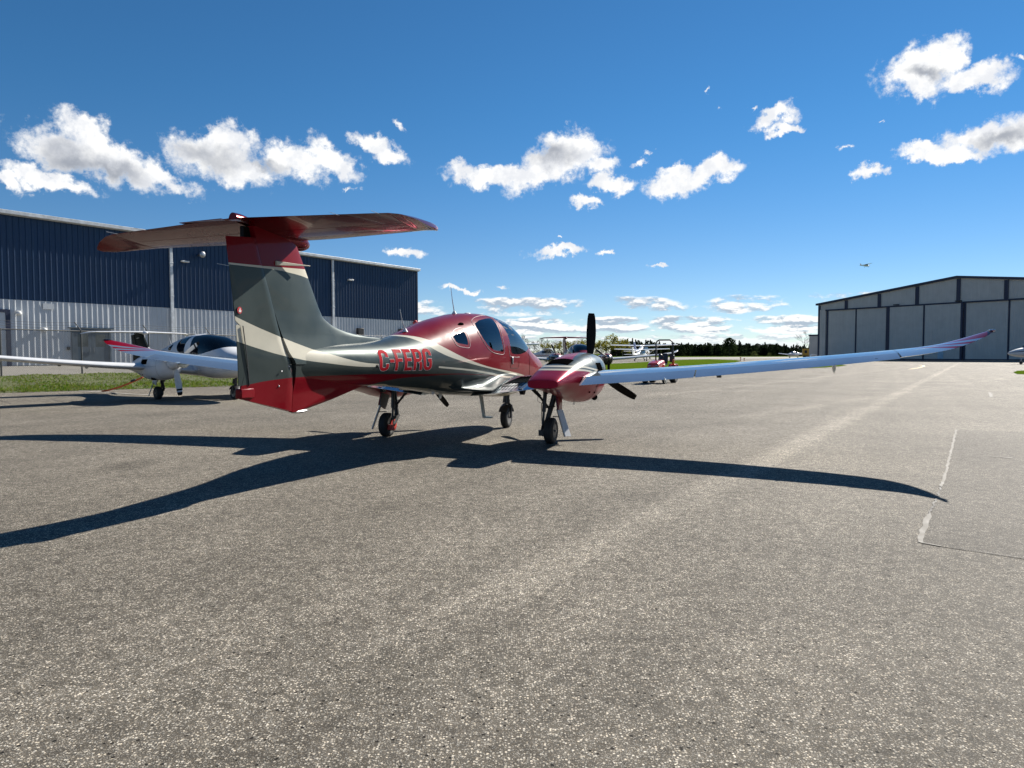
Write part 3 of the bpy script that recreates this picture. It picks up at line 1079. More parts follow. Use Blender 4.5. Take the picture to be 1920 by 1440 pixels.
def build_engine(root, side, L, prop_angle):
    mb = MB()
    mb.loft([nac_ring(y, side) for y in [-0.95, -0.945, -0.93] + lin(-0.9, 1.75, 44) + [1.78, 1.80, 1.82]])
    nac = obj('nacelle', mb, L['nac'], root, angle=50)

    def patch(y0, y1, z0, z1, off, sd, nm, mat, top=False):
        m = MB()
        n = 10
        ring = []
        for i in range(n + 1):
            y = y0 + (y1 - y0) * i / n
            cx, hw, zb, zt, e = nac_at(y)
            zm = zb + (zt - zb) * 0.52
            row = []
            for j in range(n + 1):
                v = j / n
                if top:
                    xx = z0 + (z1 - z0) * v
                    q = (1 - min(1, abs(xx) / hw) ** e) ** (1 / e)
                    row.append((side * (cx + xx), y, zm + (zt - zm) * q + off))
                else:
                    zz = z0 + (z1 - z0) * v
                    q = min(1, abs(zz - zm) / (zt - zm if zz > zm else zm - zb))
                    row.append((side * (cx + sd * (hw * (1 - q ** e) ** (1 / e) + off)), y, zz))
            ring.append(row)
        m.loft(ring, closed=False)
        o = obj(nm, m, mat, nac)
        sl = o.modifiers.new('thick', 'SOLIDIFY')
        sl.thickness = 0.005
        sl.offset = 0
        return o
    # joints between the cowling panels
    for ring in ([nac_ring(0.62, side, 60)], [nac_ring(1.52, side, 60)]):
        q = ring[0]
        m = MB()
        m.tube([Vector(p) for p in q] + [Vector(q[0])], 0.0022, 5)
        obj('cowling_seam', m, M_BLACK, nac)
    for sd in (-1, 1):
        m = MB()
        pts = []
        for y in lin(0.62, 1.52, 12):
            c_, hw, zb, zt, e = nac_at(y)
            pts.append((side * (c_ + sd * (hw + 0.0005)), y, zb + (zt - zb) * 0.52))
        m.tube(pts, 0.0022, 5)
        obj('cowling_seam', m, M_BLACK, nac)
    # cooling outlet on the outer flank, cooling slot on top of the hump
    patch(0.66, 1.00, 1.165, 1.315, 0.006, 1, 'cooling_outlet', M_HOLE)
    patch(0.66, 1.00, 1.165, 1.315, 0.006, -1, 'cooling_outlet', M_HOLE)
    patch(-0.30, -0.03, -0.17, 0.17, 0.004, 1, 'top_vent', M_HOLE, top=True)
    m = MB()
    cx = 1.745
    m.lathe([(0, 0.20), (0.05, 0.197), (0.12, 0.18), (0.2, 0.145), (0.28, 0.09), (0.33, 0.04), (0.345, 0.0)][:-1], (side * cx, 1.835, 1.205), 'Y', 28)
    prop = obj('propeller', m, L['spinner'], root)
    for k in range(3):
        b = blade_mb(Vector((side * cx, 1.90, 1.205)), prop_angle + k * 2 * math.pi / 3)
        if L.get('tipped'):
            for i, f in enumerate(b.f):
                r = max((Vector(b.v[j]) - Vector((side * cx, 1.90, 1.205))).length for j in f)
                b.m[i] = 1 if (0.80 < r < 0.87 or r > 0.925) else 0
            obj('blade', b, [L['blade'], M_BLADE], prop)
        else:
            obj('blade', b, L['blade'], prop)
    # exhaust
    m = MB()
    ex, ey, ez = side * (1.745 + 0.20), 1.18, 0.745
    m.tube([(ex - side * 0.08, ey + 0.12, ez + 0.07), (ex, ey, ez), (ex + side * 0.03, ey - 0.12, ez - 0.01)], 0.055, 14, cap=False)
    m.tube([(ex - side * 0.08, ey + 0.12, ez + 0.07), (ex, ey, ez), (ex + side * 0.03, ey - 0.11, ez - 0.01)], 0.045, 14)
    obj('exhaust_pipe', m, M_BLADE, nac)
    m = MB()
    m.lathe([(0, 0.055), (0.10, 0.075), (0.2, 0.06), (0.3, 0.02)], (ex - side * 0.04, ey - 0.06, ez + 0.055), 'Y', 16)
    obj('exhaust_fairing', m, L['nac'], nac)
    for (a, b) in ((0.35, 0.86), (0.62, 0.84)):
        m = MB()
        cx_, hw, zb, zt, e = nac_at(a)
        zm = zb + (zt - zb) * .52
        q = (zm - b) / (zm - zb)
        xo = cx_ + hw * (1 - q ** e) ** (1 / e)
        m.ell((side * xo, a, b), (0.012, 0.032, 0.02), 10, 6)
        obj('drain_hole', m, M_HOLE, nac)
    m = MB()
    m.tube([(side * 1.72, 0.55, 0.69), (side * 1.72, 0.55, 0.635)], 0.008, 8)
    obj('drain_pipe', m, M_STEEL, nac)
    return nac


def wheel(parent, c, r, w, rim=M_DARKMET):
    t = MB()
    prof = []
    for a in lin(-1, 1, 16):
        # tyre section: flat tread with two grooves and round shoulders
        q = abs(a)
        rr = r - (0.0 if q < 0.55 else 0.045 * ((q - 0.55) / 0.45) ** 2.2) - (0.006 if 0.2 < q < 0.34 else 0.0)
        prof.append((a * w / 2, rr))
    prof = [(-w * 0.42, r * 0.52), (-w * 0.5, r * 0.66)] + prof + [(w * 0.5, r * 0.66), (w * 0.42, r * 0.52)]
    t.lathe(prof, c, 'X', 40, cap=False)
    ty = obj('tyre', t, M_RUBBER, parent)
    m = MB()
    m.lathe([(-w * 0.44, r * 0.54), (-w * 0.30, r * 0.47), (-w * 0.2, r * 0.2), (-w * 0.36, r * 0.16), (-w * 0.38, 0.01)], c, 'X', 24, cap=True)
    m.lathe([(w * 0.44, r * 0.54), (w * 0.30, r * 0.47), (w * 0.2, r * 0.2), (w * 0.36, r * 0.16), (w * 0.38, 0.01)], c, 'X', 24, cap=True)
    for k in range(6):
        a = 2 * math.pi * k / 6
        for sd in (-1, 1):
            m.ell((c[0] + sd * w * 0.27, c[1] + math.cos(a) * r * 0.34, c[2] + math.sin(a) * r * 0.34), (0.012, 0.014, 0.014), 6, 5)
    obj('rim', m, rim, parent)


def build_main_gear(root, side, L):
    x = side * 1.475
    top = Vector((side * 1.50, 0.26, 0.86))
    m = MB()
    knee = Vector((side * 1.37, 0.17, 0.36))
    m.tube([top, top.lerp(knee, 0.5), knee], [0.055, 0.045, 0.04], 12)
    g = obj('main_gear', m, M_DARKMET, root)
    # trailing arm, oleo, side brace, torque links
    m = MB()
    m.tube([knee + Vector((0, 0.02, 0.0)), Vector((side * 1.345, -0.02, 0.205))], [0.042, 0.034], 10)
    m.tube([Vector((side * 1.33, 0.0, 0.205)), Vector((side * 1.53, 0.0, 0.205))], 0.02, 10)
    obj('trailing_arm', m, M_DARKMET, g)
    m = MB()
    m.tube([Vector((side * 1.375, 0.06, 0.95)), Vector((side * 1.36, 0.0, 0.50))], 0.032, 12)
    m.tube([Vector((side * 1.36, 0.0, 0.50)), Vector((side * 1.35, -0.03, 0.24))], 0.019, 10)
    obj('shock_strut', m, M_DARKMET, g)
    m = MB()
    m.tube([Vector((side * 1.03, 0.22, 0.90)), Vector((side * 1.24, 0.20, 0.72)), Vector((side * 1.41, 0.19, 0.52))], 0.020, 8)
    m.tube([Vector((side * 1.10, 0.16, 0.90)), Vector((side * 1.25, 0.20, 0.74))], 0.013, 8)
    m.tube([Vector((side * 1.35, 0.06, 0.56)), Vector((side * 1.49, 0.2, 0.58))], 0.010, 8)
    obj('side_brace', m, M_DARKMET, g)
    m = MB()
    m.tube([Vector((side * 1.36, 0.10, 0.80)), Vector((side * 1.31, 0.04, 0.62)), Vector((side * 1.325, 0.0, 0.40)), Vector((side * 1.34, -0.02, 0.24))], 0.006, 6)
    m.tube([Vector((side * 1.2, 0.2, 0.84)), Vector((side * 1.22, 0.12, 0.66)), Vector((side * 1.32, 0.08, 0.62))], 0.004, 6)
    obj('brake_hose', m, M_BLACK, g)
    m = MB()
    m.lathe([(-0.012, 0.10), (0.012, 0.10)], (side * 1.352, 0.0, 0.205), 'X', 24)
    m.box((side * 1.352 - 0.045, -0.12, 0.13), (side * 1.352 + 0.045, -0.05, 0.22))
    obj('brake_disc', m, [M_CALIPER if side < 0 else M_DARKMET][0], g)
    wh = MB()
    wh.tube([(x - 0.09, 0, 0.205), (x + 0.09, 0, 0.205)], 0.018, 10)
    w = obj('wheel', wh, M_STEEL, g)
    wheel(w, (x, 0.0, 0.205), 0.207, 0.155)
    # gear doors carried on the leg
    m = MB()
    a = [Vector((side * 1.56, 0.30, 0.80)), Vector((side * 1.56, -0.02, 0.80)), Vector((side * 1.60, -0.05, 0.55)), Vector((side * 1.60, 0.16, 0.46))]
    m.prism(a, (side * 0.02, 0, 0.0))
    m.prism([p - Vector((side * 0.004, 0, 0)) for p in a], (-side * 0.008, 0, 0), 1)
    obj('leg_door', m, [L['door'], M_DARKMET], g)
    m = MB()
    a = [Vector((side * 1.585, -0.03, 0.55)), Vector((side * 1.635, 0.08, 0.53)), Vector((side * 1.782, 0.05, 0.115)), Vector((side * 1.725, -0.08, 0.125))]
    m.prism(a, (side * 0.016, 0, 0.006))
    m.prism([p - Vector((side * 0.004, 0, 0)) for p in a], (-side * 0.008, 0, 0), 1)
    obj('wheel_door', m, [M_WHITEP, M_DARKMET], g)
    m = MB()
    m.tube([Vector((side * 1.50, 0.03, 0.43)), Vector((side * 1.65, 0.05, 0.42))], 0.008, 6)
    obj('door_link', m, M_DARKMET, g)
    return g


def build_nose_gear(root, L):
    y = 2.015
    m = MB()
    m.tube([(0, y + 0.10, 0.80), (0, y + 0.07, 0.52)], [0.045, 0.038], 12)
    m.tube([(0, y + 0.07, 0.54), (0, y + 0.06, 0.45)], 0.05, 12)
    g = obj('nose_gear', m, M_DARKMET, root)
    m = MB()
    for sd in (-1, 1):
        m.tube([(0.03 * sd, y + 0.06, 0.46), (0.085 * sd, y + 0.04, 0.43), (0.09 * sd, y, 0.20)], [0.028, 0.026, 0.02], 8)
    m.tube([(-0.1, y, 0.2), (0.1, y, 0.2)], 0.016, 8)
    obj('fork', m, M_DARKMET, g)
    m = MB()
    m.prism([(-0.06, y + 0.02, 0.66), (0.03, y - 0.06, 0.66), (0.03, y - 0.10, 0.50), (-0.06, y - 0.05, 0.48)], (0.012, 0.02, 0))
    obj('torque_link', m, M_DARKMET, g)
    m = MB()
    rings = []
    for a in lin(25, 150, 12):
        c, s = math.cos(R(a)), math.sin(R(a))
        rings.append([(-0.085, y + 0.235 * c, 0.2 + 0.235 * s), (-0.03, y + 0.25 * c, 0.2 + 0.25 * s), (0.03, y + 0.25 * c, 0.2 + 0.25 * s), (0.085, y + 0.235 * c, 0.2 + 0.235 * s),
                      (0.08, y + 0.228 * c, 0.2 + 0.228 * s), (-0.08, y + 0.228 * c, 0.2 + 0.228 * s)])
    m.loft(rings)
    obj('mudguard', m, M_DARKMET, g)
    wh = MB()
    wh.tube([(-0.08, y, 0.2), (0.08, y, 0.2)], 0.018, 10)
    w = obj('wheel', wh, M_STEEL, g)
    wheel(w, (0, y, 0.200), 0.202, 0.14, M_STEEL)
    return g


def fin_half(chord_u, t):
    s = min(1.0, max(0.0, chord_u))
    return 5 * t * (0.2969 * math.sqrt(s) - 0.126 * s - 0.3516 * s * s + 0.2843 * s ** 3 - 0.1036 * s ** 4)


HINGE = [(0.90, -4.765), (1.20, -4.775), (1.33, -4.785), (1.40, -4.82), (1.47, -4.88), (1.72, -4.985), (2.014, -5.09), (2.32, -5.215), (2.53, -5.285), (2.7, -5.33)]
FIN_LE = [(1.40, -3.2), (1.60, -2.55), (1.648, -2.85), (1.669, -3.35), (1.70, -3.70), (1.75, -3.98), (1.811, -4.15), (1.88, -4.255), (2.073, -4.38), (2.275, -4.505), (2.486, -4.63), (2.62, -4.70)]
RUD_TE = [(1.08, -5.465), (1.40, -5.47), (1.67, -5.485), (2.00, -5.525), (2.41, -5.585), (2.6, -5.61)]


def build_tail(root, L):
    def hin(z):
        return float(np.interp(z, [p[0] for p in HINGE], [p[1] for p in HINGE]))

    def fle(z):
        return float(pchip([p[0] for p in FIN_LE[2:]], [p[1] for p in FIN_LE[2:]], z))

    def rte(z):
        return float(np.interp(z, [p[0] for p in RUD_TE], [p[1] for p in RUD_TE]))
    GAP = 0.014
    # fin: rows of z, each a symmetric section from the hinge round the leading edge
    m = MB()
    rows = [1.365, 1.40, 1.44, 1.48, 1.52, 1.60, 1.648, 1.66, 1.68, 1.70, 1.725, 1.75, 1.78, 1.81, 1.845, 1.88, 1.95, 2.02, 2.1, 2.2, 2.3, 2.4, 2.5, 2.58]
    N = 22
    rings = []
    for z in rows:
        le = fle(max(z, 1.648)) if z >= 1.648 else -2.80 - (1.648 - z) * 1.5
        hi = hin(z) + GAP
        main_le = float(np.interp(z, [1.4, 1.88, 2.6], [-3.94, -4.235, -4.69]))     # where the thick part of the fin starts
        tmax = float(np.interp(z, [1.36, 1.42, 1.50, 1.6, 2.0, 2.6], [0.19, 0.17, 0.14, 0.125, 0.11, 0.095]))
        pts = []
        us = [0.5 - 0.5 * math.cos(math.pi * i / N) for i in range(N + 1)]
        for u in us:
            y = le + (hi - le) * u
            c = (main_le - y) / (main_le - (hi - 0.38))
            base = fin_half(c, tmax / 2 * 1.0) * (main_le - hi + 0.38) * 1.25 if c > 0 else 0.0
            fil = 0.042 * min(1, max(0.0, (le - y) / max(0.05, le - main_le))) ** 0.6 * float(np.interp(z, [1.4, 1.648, 1.8, 1.95], [2.2, 1.0, 0.6, 0.15])) if le > main_le + 0.02 else 0.0
            ro = 0.012 if u > 0.001 else 0.0
            h = (base ** 3 + fil ** 3) ** (1 / 3) + ro
            pts.append((h, y, z))
        rings.append(pts[::-1] + [(-p[0], p[1], p[2]) for p in pts[1:]])
    m.loft(rings)
    fin = obj('fin', m, L['fin'], root, angle=50)
    # ventral fin under the tail cone
    m = MB()
    rings = []
    for z in lin(0.905, 1.36, 12):
        fr = float(np.interp(z, [0.905, 0.97, 1.09, 1.12, 1.36], [-4.58, -4.10, -3.40, -3.25, -3.2]))
        hi = hin(z) + GAP
        th = float(np.interp(z, [0.9, 1.1, 1.22, 1.36], [0.022, 0.045, 0.085, 0.11]))
        pts = []
        for i in range(13):
            u = i / 12
            y = fr + (hi - fr) * u
            pts.append((th * (min(1, u * 2.2) ** 0.7) * (1 - 0.25 * max(0, u - 0.5)) + 0.002, y, z))
        rings.append(pts[::-1] + [(-p[0], p[1], p[2]) for p in pts[1:]])
    m.loft(rings)
    obj('ventral_fin', m, L['fin'], fin, angle=50)
    m = MB()
    m.ell((0, -4.60, 0.902), (0.03, 0.14, 0.018), 14, 6)
    obj('tail_skid', m, M_STEEL, fin)
    # rudder
    def rud_th(z, u):
        t0 = float(np.interp(z, [0.9, 1.15, 1.3, 1.42, 1.6, 2.6], [0.03, 0.055, 0.085, 0.080, 0.060, 0.046]))
        return t0 * (1 - u) ** 0.9 * (1 if u > 0.04 else 0.8) + 0.004

    def rud_bot(y):
        return 1.075 + (y + 5.52) * (0.915 - 1.075) / (5.52 - 4.78)

    TABZ0, TABZ1 = 1.185, 1.715

    def tabc(z):
        return 0.045 + 0.072 * (TABZ1 - z) / (TABZ1 - TABZ0)
    m = MB()
    rings = []
    for z in [0.0, 0.02, 0.2] + lin(0.3, 1.0, 26):
        pts = []
        zc = 0.92 + (2.475 - 0.92) * z if z > 0.2 else None
        for i in range(13):
            u = i / 12
            # slanting bottom edge
            zb = 0.915 + 0.165 * u
            zt = 2.478 - 0.035 * u
            zz = zb + (zt - zb) * z
            hi = hin(zz) - 0.0
            te = rte(zz)
            if TABZ0 < zz < TABZ1:
                te = te + tabc(zz)
            y = hi + (te - hi) * u
            full = (hi - y) / (hi - rte(zz))
            pts.append((rud_th(zz, full), y, zz))
        rings.append(pts[::-1] + [(-p[0], p[1], p[2]) for p in pts])
    m.loft(rings)
    rud = obj('rudder', m, L['fin'], root, angle=50)
    m = MB()
    rings = []
    for z in lin(TABZ0 + 0.006, TABZ1 - 0.006, 6):
        hi = hin(z)
        te = rte(z)
        a = te + tabc(z) - 0.006
        t0 = rud_th(z, (hi - a) / (hi - te))
        rings.append([(t0, a, z), (0.004, te, z), (-0.004, te, z), (-t0, a, z)])
    m.loft(rings)
    obj('trim_tab', m, L['fin'], rud)
    m = MB()
    m.tube([(0.022, -5.352, 1.19), (0.026, -5.385, 1.45), (0.024, -5.425, 1.705)], 0.0045, 6)
    obj('tab_rod', m, M_DARKMET, rud)
    m = MB()
    m.box((-0.036, -5.475, 1.078), (0.036, -5.30, 1.165))
    o = obj('rudder_light', m, M_REDP if L.get('main') else M_WHITEP, rud, bevel=0.012)
    for (y, z) in ((-4.86, 1.345), (-4.97, 1.30), (-4.86, 1.165), (-4.985, 1.165)):
        m = MB()
        m.ell((rud_th(z, 0.15), y, z), (0.006, 0.009, 0.009), 8, 6)
        obj('rudder_screw', m, M_STEEL, rud)
    if L.get('main'):
        m = MB()
        m.lathe([(0.0, 0.029), (0.004, 0.029)], (rud_th(1.835, 0.88) + 0.002, -5.455, 1.835), 'X', 24)
        rd = obj('round_emblem', m, simple_mat('emblem red', (0.40, 0.015, 0.02), 0.4), rud)
        m = MB()
        o_ = (rud_th(1.835, 0.88) + 0.0065, -5.455, 1.835)
        m.prism([(o_[0], o_[1] + a * 0.022, o_[2] + b * 0.022) for a, b in ((-.15, .8), (.25, .8), (.35, .35), (.1, .1), (.7, .05), (.8, -.3), (.4, -.75), (-.4, -.75), (-.7, -.3), (-.35, .1))], (0.002, 0, 0))
        obj('emblem_figure', m, M_LETW, rud)
    for (z, dz) in ((1.80, -0.02), (2.2, 0.0)):
        m = MB()
        m.tube([(0, rte(z) + 0.01, z), (0, rte(z) - 0.14, z + dz)], 0.0022, 5)
        obj('static_wick', m, M_STEEL, rud)
    # blade aerial on the fin flank
    for sd in (-1, 1):
        m = MB()
        z0 = 2.292
        rings = []
        for u in lin(0, 1, 8):
            w = 0.02 + 0.10 * u * 0.25
            y = -5.00 + 0.40 * u
            h = 0.034 * (1 - u) + 0.006
            xo = sd * (0.050 + 0.09 * u)
            rings.append([(xo - 0.012, y, z0 - h / 2 + 0.02 * u), (xo + 0.012, y, z0 - h / 2 + 0.02 * u), (xo + 0.012, y, z0 + h / 2 + 0.02 * u), (xo - 0.012, y, z0 + h / 2 + 0.02 * u)])
        m.loft(rings)
        obj('blade_antenna', m, M_CREAMP if L.get('main') else M_WHITEP, fin, bevel=0.004)
    # ---- tailplane
    def st(x):
        ax = abs(x)
        ax = ax / 1.10
        le = float(np.interp(ax, [0, 0.45, 1.42, 1.53, 1.65, 1.72, 1.75], [-4.52, -4.58, -4.80, -4.86, -5.0, -5.16, -5.27]))
        te = float(np.interp(ax, [0, 1.42, 1.53, 1.65, 1.72, 1.75], [-5.47, -5.455, -5.45, -5.42, -5.39, -5.36]))
        z = float(np.interp(ax, [0, 1.42, 1.53, 1.65, 1.72, 1.75], [2.605, 2.572, 2.558, 2.52, 2.48, 2.465]))
        return le, te, z

    def sring(x, a, b, n=12):
        le, te, z = st(x)
        ch = le - te
        k = 0.0
        if abs(x) > 1.6:
            k = 0.35 * (1 if x > 0 else -1)
        return [(x + h * ch * k, le - s * ch, z + h * ch + (0.5 - s) * ch * -0.02) for s, h in foil(a, b, 0.115, n, 0.0)]
    m = MB()
    m.loft([sring(x, 0, 0.60) for x in lin(-1.573, 1.573, 22)])
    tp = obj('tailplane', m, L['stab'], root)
    for sd in (-1, 1):
        m = MB()
        m.loft([sring(sd * x, 0, 1.0, 14) for x in lin(1.58, 1.925, 12)])
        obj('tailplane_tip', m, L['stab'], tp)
    for sd in (-1, 1):
        m = MB()
        m.loft([sring(sd * x, 0.608, 1.0, 7) for x in lin(0.03, 1.573, 12)])
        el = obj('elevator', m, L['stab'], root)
        for x in (1.49, 1.1):
            le, te, z = st(x)
            m = MB()
            m.tube([(sd * x, te + 0.01, z), (sd * x, te - 0.13, z)], 0.0022, 5)
            obj('static_wick', m, M_STEEL, el)
    m = MB()
    m.box((-0.62, -5.50, 2.607), (-0.10, -5.40, 2.613))
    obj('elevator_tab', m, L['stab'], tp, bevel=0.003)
    # bullet fairing where fin and tailplane meet
    m = MB()
    rings = []
    for u in lin(0, 1, 18):
        y = -4.36 - u * 0.84
        w = float(pchip([0, .06, .2, .5, .8, 1], [0.006, 0.05, 0.085, 0.085, 0.055, 0.02], u))
        zt = float(pchip([0, .2, .6, 1], [2.56, 2.645, 2.665, 2.635], u))
        zb = float(pchip([0, .06, .2, .5, .8, 1], [2.55, 2.505, 2.47, 2.465, 2.515, 2.565], u))
        zm = (zt + zb) / 2
        rings.append([(w * math.cos(a), y, zm + (zt - zm) * math.sin(a)) for a in [2 * math.pi * k / 20 for k in range(20)]])
    m.loft(rings)
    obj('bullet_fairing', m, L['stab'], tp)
    m = MB()
    rings = []
    for u in lin(0, 1, 10):
        y = -5.46 + u * 0.27
        h = 0.062 * math.sqrt(max(0.0, 1 - ((u - 0.25) / 0.76) ** 2)) + 0.002
        rings.append([(0.05 * math.cos(a), y, 2.603 + h * math.sin(a)) for a in [math.pi * k / 10 for k in range(11)]])
    m.loft(rings)
    obj('tail_beacon', m, L['stab'], tp)
    m = MB()
    m.box((-0.02, -5.35, 2.45), (0.02, -5.25, 2.57))
    obj('elevator_linkage', m, M_BLADE, tp)
    return fin


def letter_strokes(ch):
    """centre lines in a unit box (width w, height 1), stroke thickness handled outside"""
    def arc(cx, cy, rx, ry, a0, a1, n=7):
        return [(cx + rx * math.cos(R(a0 + (a1 - a0) * i / n)), cy + ry * math.sin(R(a0 + (a1 - a0) * i / n))) for i in range(n + 1)]
    T = 0.072   # half stroke
    w = 0.50
    l, r, b, t = T, w - T, T, 1 - T
    k = 0.15
    if ch == 'C':
        return w, [[(r, 0.66)] + arc(r - k, t - k, k, k, 0, 90) + arc(l + k, t - k, k, k, 90, 180) + arc(l + k, b + k, k, k, 180, 270) + arc(r - k, b + k, k, k, 270, 360) + [(r, 0.34)]]
    if ch == '-':
        return 0.27, [[(0.0, 0.47), (0.27, 0.47)]]
    if ch == 'F':
        return 0.44, [[(0.44, t), (l, t), (l, 0.0)], [(l + T, 0.50), (0.40, 0.50)]]
    if ch == 'E':
        return 0.44, [[(0.44, t), (l, t), (l, b), (0.44, b)], [(l + T, 0.51), (0.40, 0.51)]]
    if ch == 'R':
        return w, [[(l, 0.0), (l, 1.0)], [(l + T, t)] + arc(r - k, t - k, k, k, 90, 0) + arc(r - k, 0.47 + k, k, k, 0, -90) + [(l + T, 0.47)],
                   [(r - 0.06, 0.47 - T), (r - 0.01, 0.30), (r, 0.0)]]
    if ch == 'G':
        return w, [[(r, 0.68)] + arc(r - k, t - k, k, k, 0, 90) + arc(l + k, t - k, k, k, 90, 180) + arc(l + k, b + k, k, k, 180, 270) + arc(r - k, b + k, k, k, 270, 340, 4) + [(r, 0.24), (r, 0.46), (0.27, 0.46)]]


def stroke_strip(pts, hw, cap=0.0):
    P = [Vector(p) for p in pts]
    # refine long pieces
    Q = [P[0]]
    for a, b in zip(P, P[1:]):
        n = max(1, int((b - a).length / 0.08))
        Q += [a.lerp(b, i / n) for i in range(1, n + 1)]
    if cap:
        Q[0] = Q[0] - (Q[1] - Q[0]).normalized() * cap
        Q[-1] = Q[-1] + (Q[-1] - Q[-2]).normalized() * cap
    L_, R_ = [], []
    for i, p in enumerate(Q):
        d0 = (Q[i] - Q[i - 1]).normalized() if i else (Q[1] - Q[0]).normalized()
        d1 = (Q[i + 1] - Q[i]).normalized() if i < len(Q) - 1 else d0
        n0, n1 = Vector((-d0.y, d0.x)), Vector((-d1.y, d1.x))
        mt = (n0 + n1).normalized()
        k = hw / max(0.5, mt.dot(n0))
        L_.append(p + mt * k)
        R_.append(p - mt * k)
    return L_, R_


def build_registration(root):
    H = 0.250
    YB, ZB_ = rm(-3.455, 1.270, 0.25)
    YK = 0.955
    def place(q, u0, off):
        y = YB + (u0 + q.x) * H * YK - (q.y - 0.5) * 0.012
        zc = ZB_ - 0.012 * (u0 / 4.6)
        hgt = H * (1.0 + 0.17 * u0 / 4.8)
        z = zc + q.y * hgt
        x = fus_x(y, z)
        # outward normal in the section
        e = 0.004
        dz = (fus_x(y, z + e) - fus_x(y, z - e)) / (2 * e)
        n = Vector((1, 0, -dz)).normalized()
        return Vector((x, y, z)) + n * off
    for hw, off, mat, nm, cap in ((0.095, 0.0022, M_LETW, 'lettering_edge', 0.018), (0.078, 0.0045, M_LETR, 'registration_lettering', 0.0)):
        m = MB()
        u = 0.0
        for ch in 'C-FERG':
            w, strokes = letter_strokes(ch)
            sc = 1.52 if ch != '-' else 1.35
            for k, st_ in enumerate(strokes):
                L_, R_ = stroke_strip(st_, hw, cap)
                L_ = [Vector((p.x * sc, p.y)) for p in L_]
                R_ = [Vector((p.x * sc, p.y)) for p in R_]
                M_ = []
                o = off + k * 0.0004
                cols = []
                for a, b in zip(L_, R_):
                    cols.append([place(a.lerp(b, j / 3), u, o) for j in range(4)])
                m.loft(cols, closed=False)
            u += w * sc + (0.14 if ch != '-' and ch != 'C' else 0.10)
        o = obj(nm, m, mat, root, raw=True)
        o.data.polygons.foreach_set('use_smooth', [True] * len(o.data.polygons))
        if nm == 'lettering_edge':
            edge = o
        else:
            edge.parent = o


def surface_line(poly, side, r, mat, name, parent, closed=True):
    m = MB()
    pts = []
    n = len(poly)
    rng = range(n if closed else n - 1)
    for i in rng:
        a, b = Vector(poly[i]), Vector(poly[(i + 1) % n])
        k = max(1, int((b - a).length / 0.05))
        for j in range(k):
            q = a.lerp(b, j / k)
            hw, zb, zm, zt, nu, nl = fus(q.x)
            if q.y < zt - 0.004:
                pts.append((side * (fus_x(q.x, q.y) + 0.0015), q.x, q.y))
    if closed:
        pts.append(pts[0])
    m.tube(pts, r, 6)
    return obj(name, m, mat, parent)


def round_poly(poly, n=2):
    for _ in range(n):
        q = []
        for i in range(len(poly)):
            a, b = Vector(poly[i]), Vector(poly[(i + 1) % len(poly)])
            q += [tuple(a.lerp(b, 0.2)), tuple(a.lerp(b, 0.8))]
        poly = q
    return poly


